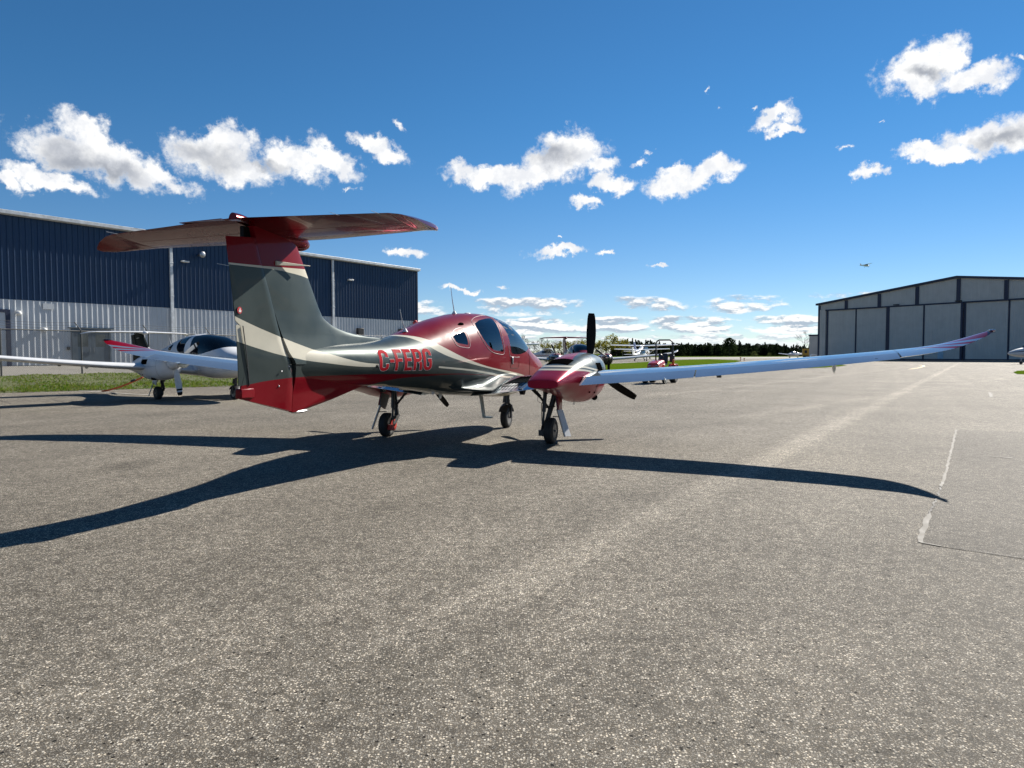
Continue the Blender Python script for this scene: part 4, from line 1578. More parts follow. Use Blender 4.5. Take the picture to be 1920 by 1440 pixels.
def build_twin(name, L, prop=(0.0, 0.0), label='', cat='aircraft', group=None):
    root = empty(name, (0, 0, 0), 0, label, cat, group)
    ya, yb = FUS[0][0], FUS[-1][0]
    ys = [ya, ya - 0.01, ya - 0.03, ya - 0.06] + lin(ya - 0.1, yb + 0.008, 96)
    bm = shell(1.0, ys)
    glass = {}
    for key, poly in (('aft', WIN_AFT), ('rear', WIN_REAR), ('front', WIN_FRONT)):
        glass[key] = cut_window(bm, poly)
    body = bm_obj('fuselage', bm, L['fus'], root)
    bm = shell(0.965, lin(2.3, -2.0, 40), 40)
    for poly in (WIN_AFT, WIN_REAR, WIN_FRONT):
        cut_window(bm, grow(poly, 0.012))
    obj_l = bm_obj('cabin_lining', bm, M_LINING, body)
    for key, nm in (('aft', 'aft_window'), ('rear', 'rear_window'), ('front', 'windshield')):
        vs, fc = glass[key]
        for sd in ((-1, 1) if key != 'front' else (0,)):
            ff = [f for f in fc if sd == 0 or sum(vs[i].x for i in f) * sd > 0]
            m = MB()
            use = sorted({i for f in ff for i in f})
            idm = {i: k for k, i in enumerate(use)}
            m.add([Vector((vs[i].x * 0.998, vs[i].y, vs[i].z)) for i in use], [[idm[i] for i in f] for f in ff])
            g = obj(nm, m, L['glass'], body)
    if L.get('main'):
        for sd in (-1, 1):
            surface_line(round_poly(grow(WIN_AFT, 0.05)), sd, 0.0035, M_STRIPE, 'window_pinstripe', body)
            surface_line(round_poly(grow(WIN_REAR, 0.05)), sd, 0.0035, M_STRIPE, 'window_pinstripe', body)
            surface_line(rml([(0.22, 1.62), (0.235, 1.47), (0.27, 1.425), (0.62, 1.405), (0.9, 1.41)], 0.6), sd, 0.0035, M_STRIPE, 'window_pinstripe', body, closed=False)
            surface_line(rml([(0.27, 1.42), (0.26, 1.3), (0.30, 1.23), (0.66, 1.215), (0.74, 1.22), (0.79, 1.27), (0.80, 1.4)], 0.6), sd, 0.0025, M_BLADE, 'door_seam', body, closed=False)
            surface_line(rml([(1.55, 1.50), (1.56, 1.25), (1.57, 0.98)], 0.6), sd, 0.0025, M_BLADE, 'panel_seam', body, closed=False)
            m = MB()
            y0, z0 = rm(0.385, 1.365, 0.64)
            m.prism([(sd * (fus_x(y0, z0) - 0.004), y0 - 0.035, z0 + 0.045), (sd * (fus_x(y0, z0) - 0.004), y0 + 0.035, z0 + 0.045), (sd * (fus_x(y0, z0) - 0.004), y0 + 0.03, z0 - 0.015), (sd * (fus_x(y0, z0) - 0.004), y0 + 0.012, z0 - 0.075), (sd * (fus_x(y0, z0) - 0.004), y0 - 0.012, z0 - 0.075), (sd * (fus_x(y0, z0) - 0.004), y0 - 0.03, z0 - 0.015)], (sd * 0.022, 0, 0))
            obj('door_handle', m, M_STEEL, body, bevel=0.006)
        m = MB()
        yv, zv = rm(-1.18, 1.895, 0.36)
        m.ell((fus_x(yv, zv) - 0.006, yv, zv), (0.03, 0.085, 0.028), 16, 8)
        obj('cabin_vent', m, M_HOLE, body)
        m = MB()
        ys_, zs_ = rm(-3.50, 1.325, 0.25)
        m.ell((fus_x(ys_, zs_), ys_, zs_), (0.012, 0.022, 0.022), 12, 8)
        obj('static_port', m, M_BLADE, body)
        build_registration(body)
    # inside: seats and panel
    inn = MB()
    inn.box((-0.50, 1.48, 1.02), (0.50, 1.70, 1.36))
    pan = obj('instrument_panel', inn, M_BLACK, body, bevel=0.04)
    for sx in (-0.27, 0.27):
        for sy in (0.55, -0.45):
            m = MB()
            m.box((sx - 0.22, sy - 0.02, 1.02), (sx + 0.22, sy + 0.46, 1.14))
            M_ = Matrix.Translation((sx, sy, 1.12)) @ Matrix.Rotation(R(14), 4, 'X')
            m.box((-0.22, -0.07, 0.0), (0.22, 0.05, 0.50), M=M_)
            m.box((-0.12, -0.06, 0.52), (0.12, 0.03, 0.70), M=M_)
            obj('seat', m, M_SEAT, body, bevel=0.04)
    # whip aerials
    for (y, hgt, rk, xx) in ((-0.43, 0.42, 0.13, 0.0), (-2.14, 0.30, 0.14, 0.03)):
        zt = fus(y)[3] - 0.004
        m = MB()
        m.lathe([(0, 0.042), (0.015, 0.034), (0.05, 0.012)], (xx, y, zt), 'Z', 14)
        m.tube([(xx, y, zt + 0.03), (xx, y - rk * 0.55, zt + hgt * 0.5), (xx, y - rk, zt + hgt)], [0.008, 0.006, 0.004], 8)
        obj('whip_antenna', m, M_WHITEP, body)
    m = MB()
    m.ell((0, 0.12, fus(0.12)[3]), (0.05, 0.10, 0.018), 14, 8)
    obj('roof_antenna', m, M_WHITEP, body)
    m = MB()
    m.tube([(0.0, 0.77, fus(0.77)[3] - 0.02), (0.0, 0.76, fus(0.77)[3] + 0.045)], 0.012, 8)
    obj('roof_probe', m, M_WHITEP, body)
    # boarding step at the trailing edge of the wing
    if L.get('main'):
        m = MB()
        m.prism([(0.43, -0.40, 0.87), (0.43, -0.50, 0.87), (0.495, -0.48, 0.425), (0.495, -0.40, 0.425)], (0.030, 0, 0))
        m.box((0.50, -0.475, 0.418), (0.64, -0.39, 0.440))
        obj('boarding_step', m, L['fus'], body, bevel=0.004)
        for (x, y, h) in ((0.0, -0.95, 0.075), (0.12, -1.45, 0.045)):
            z = fus(y)[1] + 0.012
            m = MB()
            m.prism([(x - 0.006, y + 0.07, z + 0.02), (x - 0.006, y - 0.07, z + 0.03), (x - 0.006, y - 0.05, z - h), (x - 0.006, y + 0.0, z - h)], (0.012, 0, 0))
            obj('belly_antenna', m, M_WHITEP, body)
    for sd in (-1, 1):
        build_wing(root, sd, L)
        build_engine(root, sd, L, prop[0 if sd < 0 else 1])
        build_main_gear(root, sd, L)
    build_nose_gear(root, L)
    build_tail(root, L)

    def fit_tail(o, top=False):
        for v in o.data.vertices:
            v.co.y, v.co.z = rm(v.co.y, v.co.z, v.co.x * 0.25)
            if top:
                v.co.x -= 0.04
        for c in o.children:
            fit_tail(c, top)

    def fit_engine(o):
        for v in o.data.vertices:
            u = min(1.0, max(0.0, (v.co.y + 0.95) / 2.77))
            dx = 0.145 + (-0.029 - 0.145) * u
            v.co.x += dx if v.co.x > 0 else -dx
            v.co.y -= 0.22
            v.co.z -= 0.035
        for c in o.children:
            fit_engine(c)
    for c in root.children:
        k = c.name.split('.')[0]
        if k in ('fin', 'rudder', 'tailplane', 'elevator'):
            fit_tail(c, k in ('tailplane', 'elevator'))
        elif k in ('nacelle', 'propeller'):
            fit_engine(c)
    return root


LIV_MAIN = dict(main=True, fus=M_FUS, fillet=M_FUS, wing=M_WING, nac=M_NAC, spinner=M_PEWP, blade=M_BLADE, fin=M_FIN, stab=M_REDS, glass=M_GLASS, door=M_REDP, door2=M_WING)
main_twin = build_twin('twin_aircraft', LIV_MAIN, (R(141), R(3)),
                       'large red and pewter twin propeller aircraft with T tail, lettered C-FERG', 'aircraft', 'twin engined T tail aircraft on the apron')
main_twin.location = (-0.776, 11.459, 0)
main_twin.rotation_euler = (0, 0, R(-19.29))
# ------------------------------------------------------------------ other aircraft of the same kind
LIV_WHITE = dict(fus=M_WHITEP, fillet=M_WHITEP, wing=M_WHITEP, nac=M_WHITEP, spinner=M_WHITEP, blade=simple_mat('pale grey blade', (0.50, 0.52, 0.53), 0.4), tipped=True,
                 fin=M_DARKFIN, stab=M_WHITEP, glass=M_GLASSD, door=M_WHITEP, door2=M_WHITEP)
wt = build_twin('twin_aircraft', LIV_WHITE, (R(40), R(70)), 'white twin propeller aircraft with black fin parked before the blue hangar', 'aircraft', 'twin engined T tail aircraft on the apron')
def lower_tail(o):
    if o.type == 'MESH':
        for v in o.data.vertices:
            if v.co.z > 1.35:
                v.co.z = 1.35 + (v.co.z - 1.35) * 0.70
    for c in o.children:
        lower_tail(c)


for c in wt.children:            # this one stands on a shorter fin
    if c.name.split('.')[0] in ('fin', 'rudder', 'tailplane', 'elevator'):
        lower_tail(c)
wt.location = (-10.31, 23.05, 0)
wt.rotation_euler = (0, 0, R(-39) - R(90))
M_REDCAB = livery('red cabin over white belly paint', (C_WHITE, 0.0), [(C_RED, 0.2, lambda nt, x, y, z: nt.gt(z, nt.curve(y, [(-5, 1.2), (-2, 1.3), (0, 1.35), (2, 1.25), (3.7, 1.0)])))])
LIV_REDW = dict(fus=M_REDCAB, fillet=M_WHITEP, wing=M_WHITEP, nac=livery('charcoal nacelle paint', ((0.05, 0.05, 0.052), 0.4), [(C_RED, 0.2, lambda nt, x, y, z: nt.gt(z, 1.32)), (C_WHITE, 0.0, lambda nt, x, y, z: nt.both(nt.gt(z, 1.25), nt.lt(z, 1.32)))]),
                spinner=M_STEEL, blade=M_BLADE, fin=M_REDP, stab=M_REDP, glass=M_GLASSD, door=M_WHITEP, door2=M_WHITEP)
rt = build_twin('twin_aircraft', LIV_REDW, (R(60), R(28)), 'red and white twin propeller aircraft facing us beyond the right engine of the lettered one', 'aircraft', 'twin engined T tail aircraft on the apron')
rt.location = (4.55, 47.6, 0)
rt.rotation_euler = (0, 0, R(180 + 7))

# ------------------------------------------------------------------ simple light aircraft (far away)
M_ALU = simple_mat('off white aircraft paint', (0.72, 0.72, 0.70), 0.3, coat=0.6)
M_RSTR = simple_mat('red stripe paint', (0.35, 0.02, 0.02), 0.35)
M_BLUEP = simple_mat('blue fin paint', (0.02, 0.06, 0.20), 0.35)
M_DGLASS = simple_mat('dark cockpit glass', (0.02, 0.03, 0.04), 0.06, spec=0.8)


def light_plane(name, label, loc, heading, high=True, scale=1.0, body=None, fin=None, stripe=None, cowl=None, pitch=0.0, fly=False, twin=False):
    """own axes: y forward; heading clockwise from +Y"""
    body = body or M_ALU
    root = empty(name, loc, -R(heading), label, 'aircraft', 'light aircraft parked far off' if not fly else None)
    root.scale = (scale,) * 3
    root.rotation_euler.x = R(pitch)
    S = [(2.15, .12, .95, 1.15), (2.05, .34, .80, 1.38), (1.4, .50, .66, 1.50), (.95, .56, .62, 1.60), (.35, .58, .60, 2.12 if high else 2.0), (-.6, .58, .60, 2.18 if high else 2.02), (-1.4, .50, .66, 2.02 if high else 1.75),
         (-2.2, .38, .80, 1.66), (-3.5, .22, .98, 1.42), (-5.0, .09, 1.12, 1.32)]
    m = MB()
    ys = [s[0] for s in S][::-1]
    for_r = []
    for y in lin(2.15, -5.0, 40):
        hw, zb, zt = [float(pchip(ys, [s[k] for s in S][::-1], y)) for k in (1, 2, 3)]
        zm = zb + (zt - zb) * 0.45
        e = 3.0
        r = []
        for i in range(24):
            a = 2 * math.pi * i / 24
            c, s_ = math.cos(a), math.sin(a)
            q = (abs(c) ** e + abs(s_) ** e) ** (-1 / e)
            w = hw * (1 - 0.22 * max(0, s_)) if zt > 1.7 else hw
            r.append((w * q * c, y, zm + (zt - zm if s_ > 0 else zm - zb) * q * s_))
        for_r.append(r)
    m.loft(for_r)
    f = obj('fuselage', m, body, root)
    # glazing: windshield and side windows, slightly proud of the cabin
    zt = 2.08 if high else 1.96
    for sd in (-1, 1):
        m = MB()
        m.prism([(sd * 0.575, 0.42, 1.52), (sd * 0.49, 0.22, zt - 0.10), (sd * 0.49, -0.30, zt - 0.08), (sd * 0.575, -0.30, 1.50)], (sd * 0.02, 0, 0))
        m.prism([(sd * 0.572, -0.38, 1.50), (sd * 0.49, -0.38, zt - 0.08), (sd * 0.46, -1.2, zt - 0.16), (sd * 0.53, -1.35, 1.52)], (sd * 0.02, 0, 0))
        obj('side_window', m, M_DGLASS, f)
    m = MB()
    m.prism([(-0.50, 1.00, 1.585), (0.50, 1.00, 1.585), (0.42, 0.42, zt - 0.02), (-0.42, 0.42, zt - 0.02)], (0, 0.03, 0.03))
    obj('windshield', m, M_DGLASS, f)
    if stripe:
        m = MB()
        for sd in (-1, 1):
            rr = []
            for y in lin(1.9, -4.6, 14):
                hw, zb, zz = [float(pchip(ys, [s[k] for s in S][::-1], y)) for k in (1, 2, 3)]
                zc = 1.18
                rr.append([(sd * (hw + 0.004), y, zc - 0.045), (sd * (hw + 0.012), y, zc - 0.045), (sd * (hw + 0.012), y, zc + 0.045), (sd * (hw + 0.004), y, zc + 0.045)])
            m.loft(rr)
        obj('side_stripe', m, stripe, f)
    if cowl:
        m = MB()
        m.loft([[(p[0] * 1.015, p[1], 1.13 + (p[2] - 1.13) * 1.015) for p in r] for r in for_r[:6]])
        obj('cowling', m, cowl, f)
    zw = 2.14 if high else 0.86
    m = MB()
    for sd in (-1, 1):
        rings = []
        for x in lin(0.0, 5.45, 16):
            ch = 1.6 if x < 2.6 else 1.6 - (x - 2.6) / 2.85 * 0.45
            if x > 5.2:
                ch *= 0.9
            z = zw + x * (0.03 if high else 0.10)
            le = 0.55 - (1.6 - ch) * 0.3
            rings.append([(sd * x, le - s * ch, z + h * ch) for s, h in foil(0, 1, 0.13, 9)])
        m.loft(rings)
    w = obj('wing', m, body, root)
    if high:
        for sd in (-1, 1):
            m = MB()
            m.tube([(sd * 0.52, 0.05, 0.78), (sd * 2.5, 0.05, 2.16)], 0.035, 8)
            obj('wing_strut', m, body, root)
    m = MB()
    for sd in (-1, 1):
        m.loft([[(sd * x, -4.15 - 0.15 * x / 1.7 - s * (1.15 - 0.35 * x / 1.7), 1.28 + h) for s, h in foil(0, 1, 0.09, 7, 0)] for x in lin(0.0, 1.72, 6)])
    obj('tailplane', m, body, root)
    m = MB()
    rings = []
    for u in lin(0, 1, 8):
        le = -3.55 - 0.95 * u ** 0.7
        te = -5.05 - 0.45 * u
        rings.append([(h, le - s * (le - te), 1.28 + 1.38 * u) for s, h in foil(0, 1, 0.085, 7, 0)])
    m.loft(rings)
    obj('fin', m, fin or body, root)
    m = MB()
    m.lathe([(0, 0.16), (0.12, 0.13), (0.24, 0.05), (0.28, 0.008)], (0, 2.15, 1.12), 'Y', 16)
    p = obj('propeller', m, body, root)
    for k in range(2):
        obj('blade', blade_mb(Vector((0, 2.24, 1.12)), R(35) + k * math.pi, 0.92), M_BLADE, p)
    for sd in (-1, 1):
        m = MB()
        m.tube([(sd * 0.45, -0.55, 0.72), (sd * 1.15, -0.55, 0.22)] if high else [(sd * 1.5, -0.2, 0.9), (sd * 1.5, -0.25, 0.22)], [0.05, 0.03], 8)
        g = obj('main_gear', m, body, root)
        c = (sd * 1.2, -0.55, 0.21) if high else (sd * 1.5, -0.25, 0.21)
        wheel(g, c, 0.21, 0.15, M_STEEL)
    m = MB()
    m.tube([(0, 1.5, 0.75), (0, 1.62, 0.22)], 0.035, 8)
    g = obj('nose_gear', m, M_STEEL, root)
    wheel(g, (0, 1.62, 0.19), 0.19, 0.13, M_STEEL)
    return root


def at(px, d, z=0.0):
    return ((px - 960) / 1235.0 * d, d * CAM_F / 1235.0, z)


light_plane('light_aircraft', 'white high wing light aircraft seen from behind, tail towards us, left of the tractor', at(1203, 127), 30)
light_plane('light_aircraft', 'large white high wing aircraft with a dark blue fin before the pine wood', at(1207, 172), 28, scale=1.6, fin=M_BLUEP)
light_plane('light_aircraft', 'white high wing light aircraft with red stripe and red nose, side on', at(1030, 118), 97, stripe=M_RSTR, cowl=M_RSTR)
light_plane('light_aircraft', 'white high wing light aircraft mostly hidden behind the red cabin, one wing tip showing', at(903, 62), 185)
light_plane('light_aircraft', 'white low wing light aircraft parked beside the yellow cart near the grey hangar', at(1487, 205), -118, high=False, stripe=M_BLUEP)
light_plane('flying_aircraft', 'small high wing aircraft flying low above the grey hangar', at(1621, 470, 62.3), 78, fly=True, pitch=2)

# ------------------------------------------------------------------ business jet at the right edge
def build_jet():
    root = empty('business_jet', (62.4, 87.1, 0), R(90), 'white business jet nose with dark stripe at the right edge by the grey hangar', 'aircraft')
    S = [(0.0, .03, 1.36, 1.42), (-.12, .16, 1.24, 1.52), (-.6, .40, 1.06, 1.74), (-1.3, .62, .95, 1.98), (-1.9, .72, .90, 2.12), (-2.6, .78, .88, 2.52), (-3.4, .80, .87, 2.66), (-9.0, .80, .90, 2.66), (-11.5, .55, 1.35, 2.55), (-13.8, .18, 1.95, 2.35)]
    ys = [s[0] for s in S][::-1]
    rings = []
    for y in [-0.0, -0.04] + lin(-0.12, -13.8, 46):
        hw, zb, zt = [float(pchip(ys, [s[k] for s in S][::-1], y)) for k in (1, 2, 3)]
        zm = (zb + zt) / 2
        rings.append([(hw * math.cos(a), y, zm + (zt - zm) * math.sin(a)) for a in [2 * math.pi * i / 32 for i in range(32)]])
    stripe = livery('white jet paint with dark stripe', (C_WHITE, 0.0), [((0.03, 0.02, 0.03), 0.2, band([(-14, 2.1), (-6, 1.9), (-2, 1.72), (-0.3, 1.50)], [(-14, 1.95), (-6, 1.78), (-2, 1.64), (-0.3, 1.47)])),
                                                                        ((0.25, 0.20, 0.12), 0.4, band([(-14, 1.93), (-6, 1.76), (-2, 1.62), (-0.3, 1.46)], [(-14, 1.88), (-6, 1.72), (-2, 1.59), (-0.3, 1.45)]))])
    m = MB()
    m.loft(rings)
    f = obj('fuselage', m, stripe, root)
    for sd in (-1, 1):
        m = MB()
        m.prism([(sd * 0.10, -1.98, 2.19), (sd * 0.50, -2.12, 2.13), (sd * 0.44, -2.48, 2.48), (sd * 0.10, -2.44, 2.53)], (sd * 0.01, 0.05, 0.05))
        m.prism([(sd * 0.60, -2.22, 2.10), (sd * 0.72, -2.62, 2.10), (sd * 0.58, -2.72, 2.42), (sd * 0.50, -2.55, 2.44)], (sd * 0.07, 0.0, 0.03))
        obj('cockpit_window', m, M_DGLASS, f)
    for sd in (-1, 1):
        m = MB()
        m.loft([[(sd * x, -6.2 - 0.25 * x - s * (2.4 - 0.22 * x), 1.05 + 0.06 * x + h * 1.8) for s, h in foil(0, 1, 0.11, 9)] for x in lin(0.5, 7.6, 10)])
        obj('wing', m, M_WHITEP, root)
        m = MB()
        m.lathe([(0, 0.30), (-0.15, 0.40), (-1.4, 0.42), (-2.3, 0.26)], (sd * 1.2, -9.2, 2.35), 'Y', 22)
        obj('engine', m, M_WHITEP, root)
        m = MB()
        m.tube([(sd * 1.9, -7.6, 1.1), (sd * 1.9, -7.6, 0.25)], 0.06, 8)
        g = obj('main_gear', m, M_STEEL, root)
        wheel(g, (sd * 1.9, -7.6, 0.28), 0.28, 0.2)
    m = MB()
    m.loft([[(h, -11.2 - 1.7 * u - s * (2.6 - 1.0 * u), 2.4 + 2.3 * u) for s, h in foil(0, 1, 0.09, 7, 0)] for u in lin(0, 1, 6)])
    obj('fin', m, M_WHITEP, root)
    m = MB()
    for sd in (-1, 1):
        m.loft([[(sd * x, -12.6 - 0.3 * x - s * 1.2, 4.4 + h * 1.2) for s, h in foil(0, 1, 0.09, 7, 0)] for x in lin(0, 2.4, 5)])
    obj('tailplane', m, M_WHITEP, root)
    m = MB()
    m.tube([(0, -1.75, 1.0), (0, -1.72, 0.2)], 0.045, 8)
    g = obj('nose_gear', m, M_STEEL, root)
    wheel(g, (0, -1.72, 0.2), 0.2, 0.14)


build_jet()
# ------------------------------------------------------------------ blue and white hangar on the left
def cladding_mat(name, color, rough=0.5, coat=0.0):
    m, nt, out = new_mat(name)
    tc = nt.new('ShaderNodeTexCoord').outputs['Object']
    x, y, z = nt.sep(tc)
    n = nt.noise(nt.comb(nt.math('MULTIPLY', nt.math('ADD', x, y), 2.2), nt.math('MULTIPLY', z, 0.12), 0.0), 1.6, 6, 0.6)      # run-off streaks
    n2 = nt.noise(tc, 0.6, 5, 0.6)
    v = nt.math('MULTIPLY', nt.smooth(n, 0.25, 0.75, 0.93, 1.05), nt.smooth(n2, 0.3, 0.7, 0.94, 1.04))
    sc = nt.new('ShaderNodeVectorMath', operation='SCALE')
    sc.inputs[0].default_value = color
    nt.put(sc.inputs['Scale'], v)
    b = principled(nt, out, Base_Color=sc.outputs[0], Roughness=nt.smooth(n, 0.3, 0.7, rough * 0.8, rough * 1.2), Coat_Weight=coat, Coat_Roughness=0.2)
    return m


M_BLUECLAD = cladding_mat('dark blue steel cladding', (0.0026, 0.029, 0.084))
M_WHITECLAD = cladding_mat('white steel cladding', (0.49, 0.515, 0.54))
M_GREYCLAD = cladding_mat('grey steel cladding', (0.50, 0.475, 0.435))
M_NAVY = cladding_mat('navy trim', (0.007, 0.014, 0.045))
M_TRIM = simple_mat('pale grey trim', (0.60, 0.62, 0.63), 0.45)
M_DOORGREY = simple_mat('slate grey door paint', (0.060, 0.085, 0.11), 0.4)
M_ROOFM = simple_mat('grey roof sheet', (0.40, 0.41, 0.42), 0.5)
M_CONC = simple_mat('pale concrete', (0.23, 0.215, 0.185), 0.85, var=0.14, vscale=1.2, bump=0.2, bscale=20)
M_LAMPW = simple_mat('white lamp housing', (0.66, 0.66, 0.64), 0.4)


def ribbed(s0, s1, z0, z1, pitch, depth, hole=None):
    """ribbed sheet in local axes: x along, -y outwards, z up"""
    prof = []
    s = s0
    while s < s1 - 1e-6:
        for ds, dp in ((0.0, 0.0), (pitch * 0.68, 0.0), (pitch * 0.76, depth), (pitch * 0.92, depth)):
            if s + ds < s1:
                prof.append((s + ds, -dp))
        s += pitch
    prof.append((s1, 0.0))
    m = MB()
    m.loft([[(a, b, z) for a, b in prof] for z in (z0, z1)], closed=False)
    return m


HB = Vector((-33.7, 45.55, 0))
HDX, HDY = 0.5826, 0.8127
HANG = math.atan2(HDY, HDX)
hangar = empty('blue_hangar', HB, HANG, 'large hangar with dark blue upper and white lower ribbed walls behind the fence', 'hangar')
ZB, ZM, ZT = 0.62, 5.10, 10.72
S0, S1 = -22.0, 39.62
m = MB()
m.box((S0, 0.06, ZB - 0.6), (S1 - 0.06, 30, ZT - 0.05))
obj('wall', m, M_WHITECLAD, hangar, flat=True)
for a, b in ((S0, -0.05), (0.62, 4.30), (6.92, S1)):
    obj('lower_cladding', ribbed(a, b, ZB + 0.08, ZM, 0.36, 0.034), M_WHITECLAD, hangar, flat=True, raw=True)
obj('lower_cladding', ribbed(-0.05, 0.62, 4.42, ZM, 0.36, 0.034), M_WHITECLAD, hangar, flat=True, raw=True)
obj('lower_cladding', ribbed(4.30, 6.92, 3.30, ZM, 0.36, 0.034), M_WHITECLAD, hangar, flat=True, raw=True)
obj('upper_cladding', ribbed(S0, S1, ZM, ZT, 0.36, 0.05), M_BLUECLAD, hangar, flat=True, raw=True)
for zs in (7.9,):
    m = MB()
    m.box((S0, -0.056, zs), (S1, -0.0505, zs + 0.012))
    obj('lap_joint', m, M_BLUECLAD, hangar)
m = MB()
m.box((S1 - 0.058, 0.05, ZM), (S1 + 0.0, 30, ZT))
obj('end_cladding', m, M_BLUECLAD, hangar, flat=True)
m = MB()
m.box((S0, -0.30, ZT + 0.0), (S1 + 0.12, 30.3, ZT + 0.16))
m.box((S0, -0.27, ZT - 0.10), (S1 + 0.10, -0.06, ZT - 0.003))
obj('roof', m, M_ROOFM, hangar, bevel=0.02)
m = MB()
m.box((S0, -0.44, ZT - 0.05), (S1 + 0.14, -0.303, ZT + 0.20))
obj('gutter', m, M_TRIM, hangar, bevel=0.02)
m = MB()
m.box((S1 - 0.10, -0.075, ZB), (S1 + 0.06, 0.04, ZT - 0.11))
obj('corner_trim', m, M_NAVY, hangar)
for px in (323.5, 624.5):
    u = (px - 960) / CAM_F
    s = (33.7 + 45.55 * u) / (HDX - HDY * u)
    m = MB()
    m.box((s - 0.11, -0.22, ZB), (s + 0.11, -0.06, ZT - 0.11))
    for z in (3.2, 6.0, 8.6):
        m.box((s - 0.14, -0.23, z), (s + 0.14, -0.055, z + 0.06))
    obj('downpipe', m, M_TRIM, hangar, bevel=0.012)


def wall_s(px):
    u = (px - 960) / CAM_F
    return (33.7 + 45.55 * u) / (HDX - HDY * u)


def wall_z(px, py):
    s = wall_s(px)
    Y = 45.55 + HDY * s
    return CAM_H + (663.4 - (px - 960) * 0.00168 - py) / CAM_F * Y


def wall_lamp(px, py, kind):
    s, z = wall_s(px), wall_z(px, py)
    m = MB()
    if kind == 'flat':
        m.box((s - 0.30, -0.34, z - 0.07), (s + 0.30, -0.06, z + 0.06))
    elif kind == 'round':
        m.lathe([(0.0, 0.10), (-0.35, 0.12), (-0.42, 0.22), (-0.62, 0.26), (-0.66, 0.2)], (s, -0.05, z), 'Y', 20)
    elif kind == 'black':
        m.box((s - 0.36, -0.42, z - 0.38), (s + 0.36, -0.06, z + 0.3))
    else:
        m.box((s - 0.16, -0.24, z - 0.12), (s + 0.16, -0.06, z + 0.12))
        m.ell((s, -0.22, z - 0.06), (0.16, 0.10, 0.14), 12, 8)
    obj('wall_lamp' if kind != 'black' else 'vent_hood', m, M_BLACK if kind == 'black' else (M_LAMPW if kind != 'round' else M_STEEL), hangar, bevel=0.02)


for a in ((349, 492, 'flat'), (376, 480, 'round'), (657, 526, 'flat'), (37, 586, 'small'), (84, 617, 'small'), (673, 621, 'black'), (751, 622, 'black')):
    wall_lamp(*a)
m = MB()
s, z = wall_s(778), wall_z(778, 606)
m.lathe([(0, 0.30), (-0.14, 0.32), (-0.26, 0.22), (-0.30, 0.05)], (s, -0.06, z), 'Y', 22)
obj('alarm_bell', m, simple_mat('alarm red', (0.45, 0.03, 0.03), 0.4), hangar)
m = MB()
m.box((wall_s(94) - 0.34, -0.075, 4.55), (wall_s(94) + 0.34, -0.05, 4.95))
obj('blank_plate', m, M_WHITECLAD, hangar)
# double door with windows
m = MB()
m.box((4.30, -0.10, ZB), (4.42, 0.03, 3.30))
m.box((6.80, -0.10, ZB), (6.92, 0.03, 3.30))
m.box((4.42, -0.10, 3.16), (6.80, 0.03, 3.30))
m.box((4.10, -0.16, 3.302), (7.12, 0.03, 3.37))
dd = obj('double_door_frame', m, M_DOORGREY, hangar)
for a in (4.43, 5.615):
    m = MB()
    w = 1.175
    m.box((a, -0.055, ZB + 0.06), (a + w, -0.005, 1.98))
    m.box((a, -0.055, 2.88), (a + w, -0.005, 3.15))
    m.box((a, -0.055, 1.982), (a + 0.24, -0.005, 2.878))
    m.box((a + w - 0.24, -0.055, 1.982), (a + w, -0.005, 2.878))
    lf = obj('door', m, M_DOORGREY, dd)
    m = MB()
    m.box((a + 0.24, -0.04, 1.982), (a + w - 0.24, -0.02, 2.878))
    obj('pane', m, M_DGLASS, lf)
    m = MB()
    hx = a + w - 0.12 if a < 5 else a + 0.12
    m.tube([(hx, -0.06, 1.60), (hx, -0.11, 1.62), (hx, -0.11, 1.88), (hx, -0.06, 1.90)], 0.018, 8)
    obj('handle', m, M_STEEL, lf)
m = MB()
m.box((3.98, -0.14, 1.75), (4.16, -0.05, 1.98))
obj('door_keypad', m, M_BLACK, hangar)
# overhead door
m = MB()
m.box((0.36, -0.09, ZB), (0.62, 0.03, 4.42))
m.box((-6.0, -0.09, 4.22), (0.36, 0.03, 4.42))
gd = obj('overhead_door_frame', m, M_NAVY, hangar)
m = MB()
for k in range(6):
    z0 = ZB + 0.05 + k * 0.594
    m.box((-6.0, -0.05, z0), (0.36, 0.0, z0 + 0.585))
obj('overhead_door', m, M_WHITECLAD, gd, bevel=0.01)

# ------------------------------------------------------------------ grey hangar on the right
C0 = Vector((68.1, 154.3, 0))
GDX, GDY = 0.537, -0.8436
GANG = math.atan2(GDY, GDX)
grey = empty('grey_hangar', C0, GANG, 'wide grey gabled hangar with navy trim and a row of tall sliding doors', 'hangar')
HW, EV, RG, DT = 28.6, 12.1, 15.5, 10.75


def face_s(px):
    u = (px - 960) / CAM_F
    return (C0.x - u * C0.y) / (GDY * u - GDX)


def roof_z(s):
    return EV + (RG - EV) * (1 - abs(s - HW) / HW)


m = MB()
m.prism([(0, 0.25, 0), (2 * HW, 0.25, 0), (2 * HW, 0.25, EV - 0.1), (HW, 0.25, RG - 0.1), (0, 0.25, EV - 0.1)], (0, 45, 0))
obj('wall', m, M_GREYCLAD, grey, flat=True)
m = MB()
for a, b in ((-0.4, HW), (HW, 2 * HW + 0.4)):
    za, zb = EV + (RG - EV) * (1 - abs(a - HW) / HW), EV + (RG - EV) * (1 - abs(b - HW) / HW)
    m.prism([(a, -0.35, za), (b, -0.35, zb), (b, -0.35, zb + 0.40), (a, -0.35, za + 0.40)], (0, 45.8, 0))
obj('roof', m, M_NAVY, grey, flat=True)
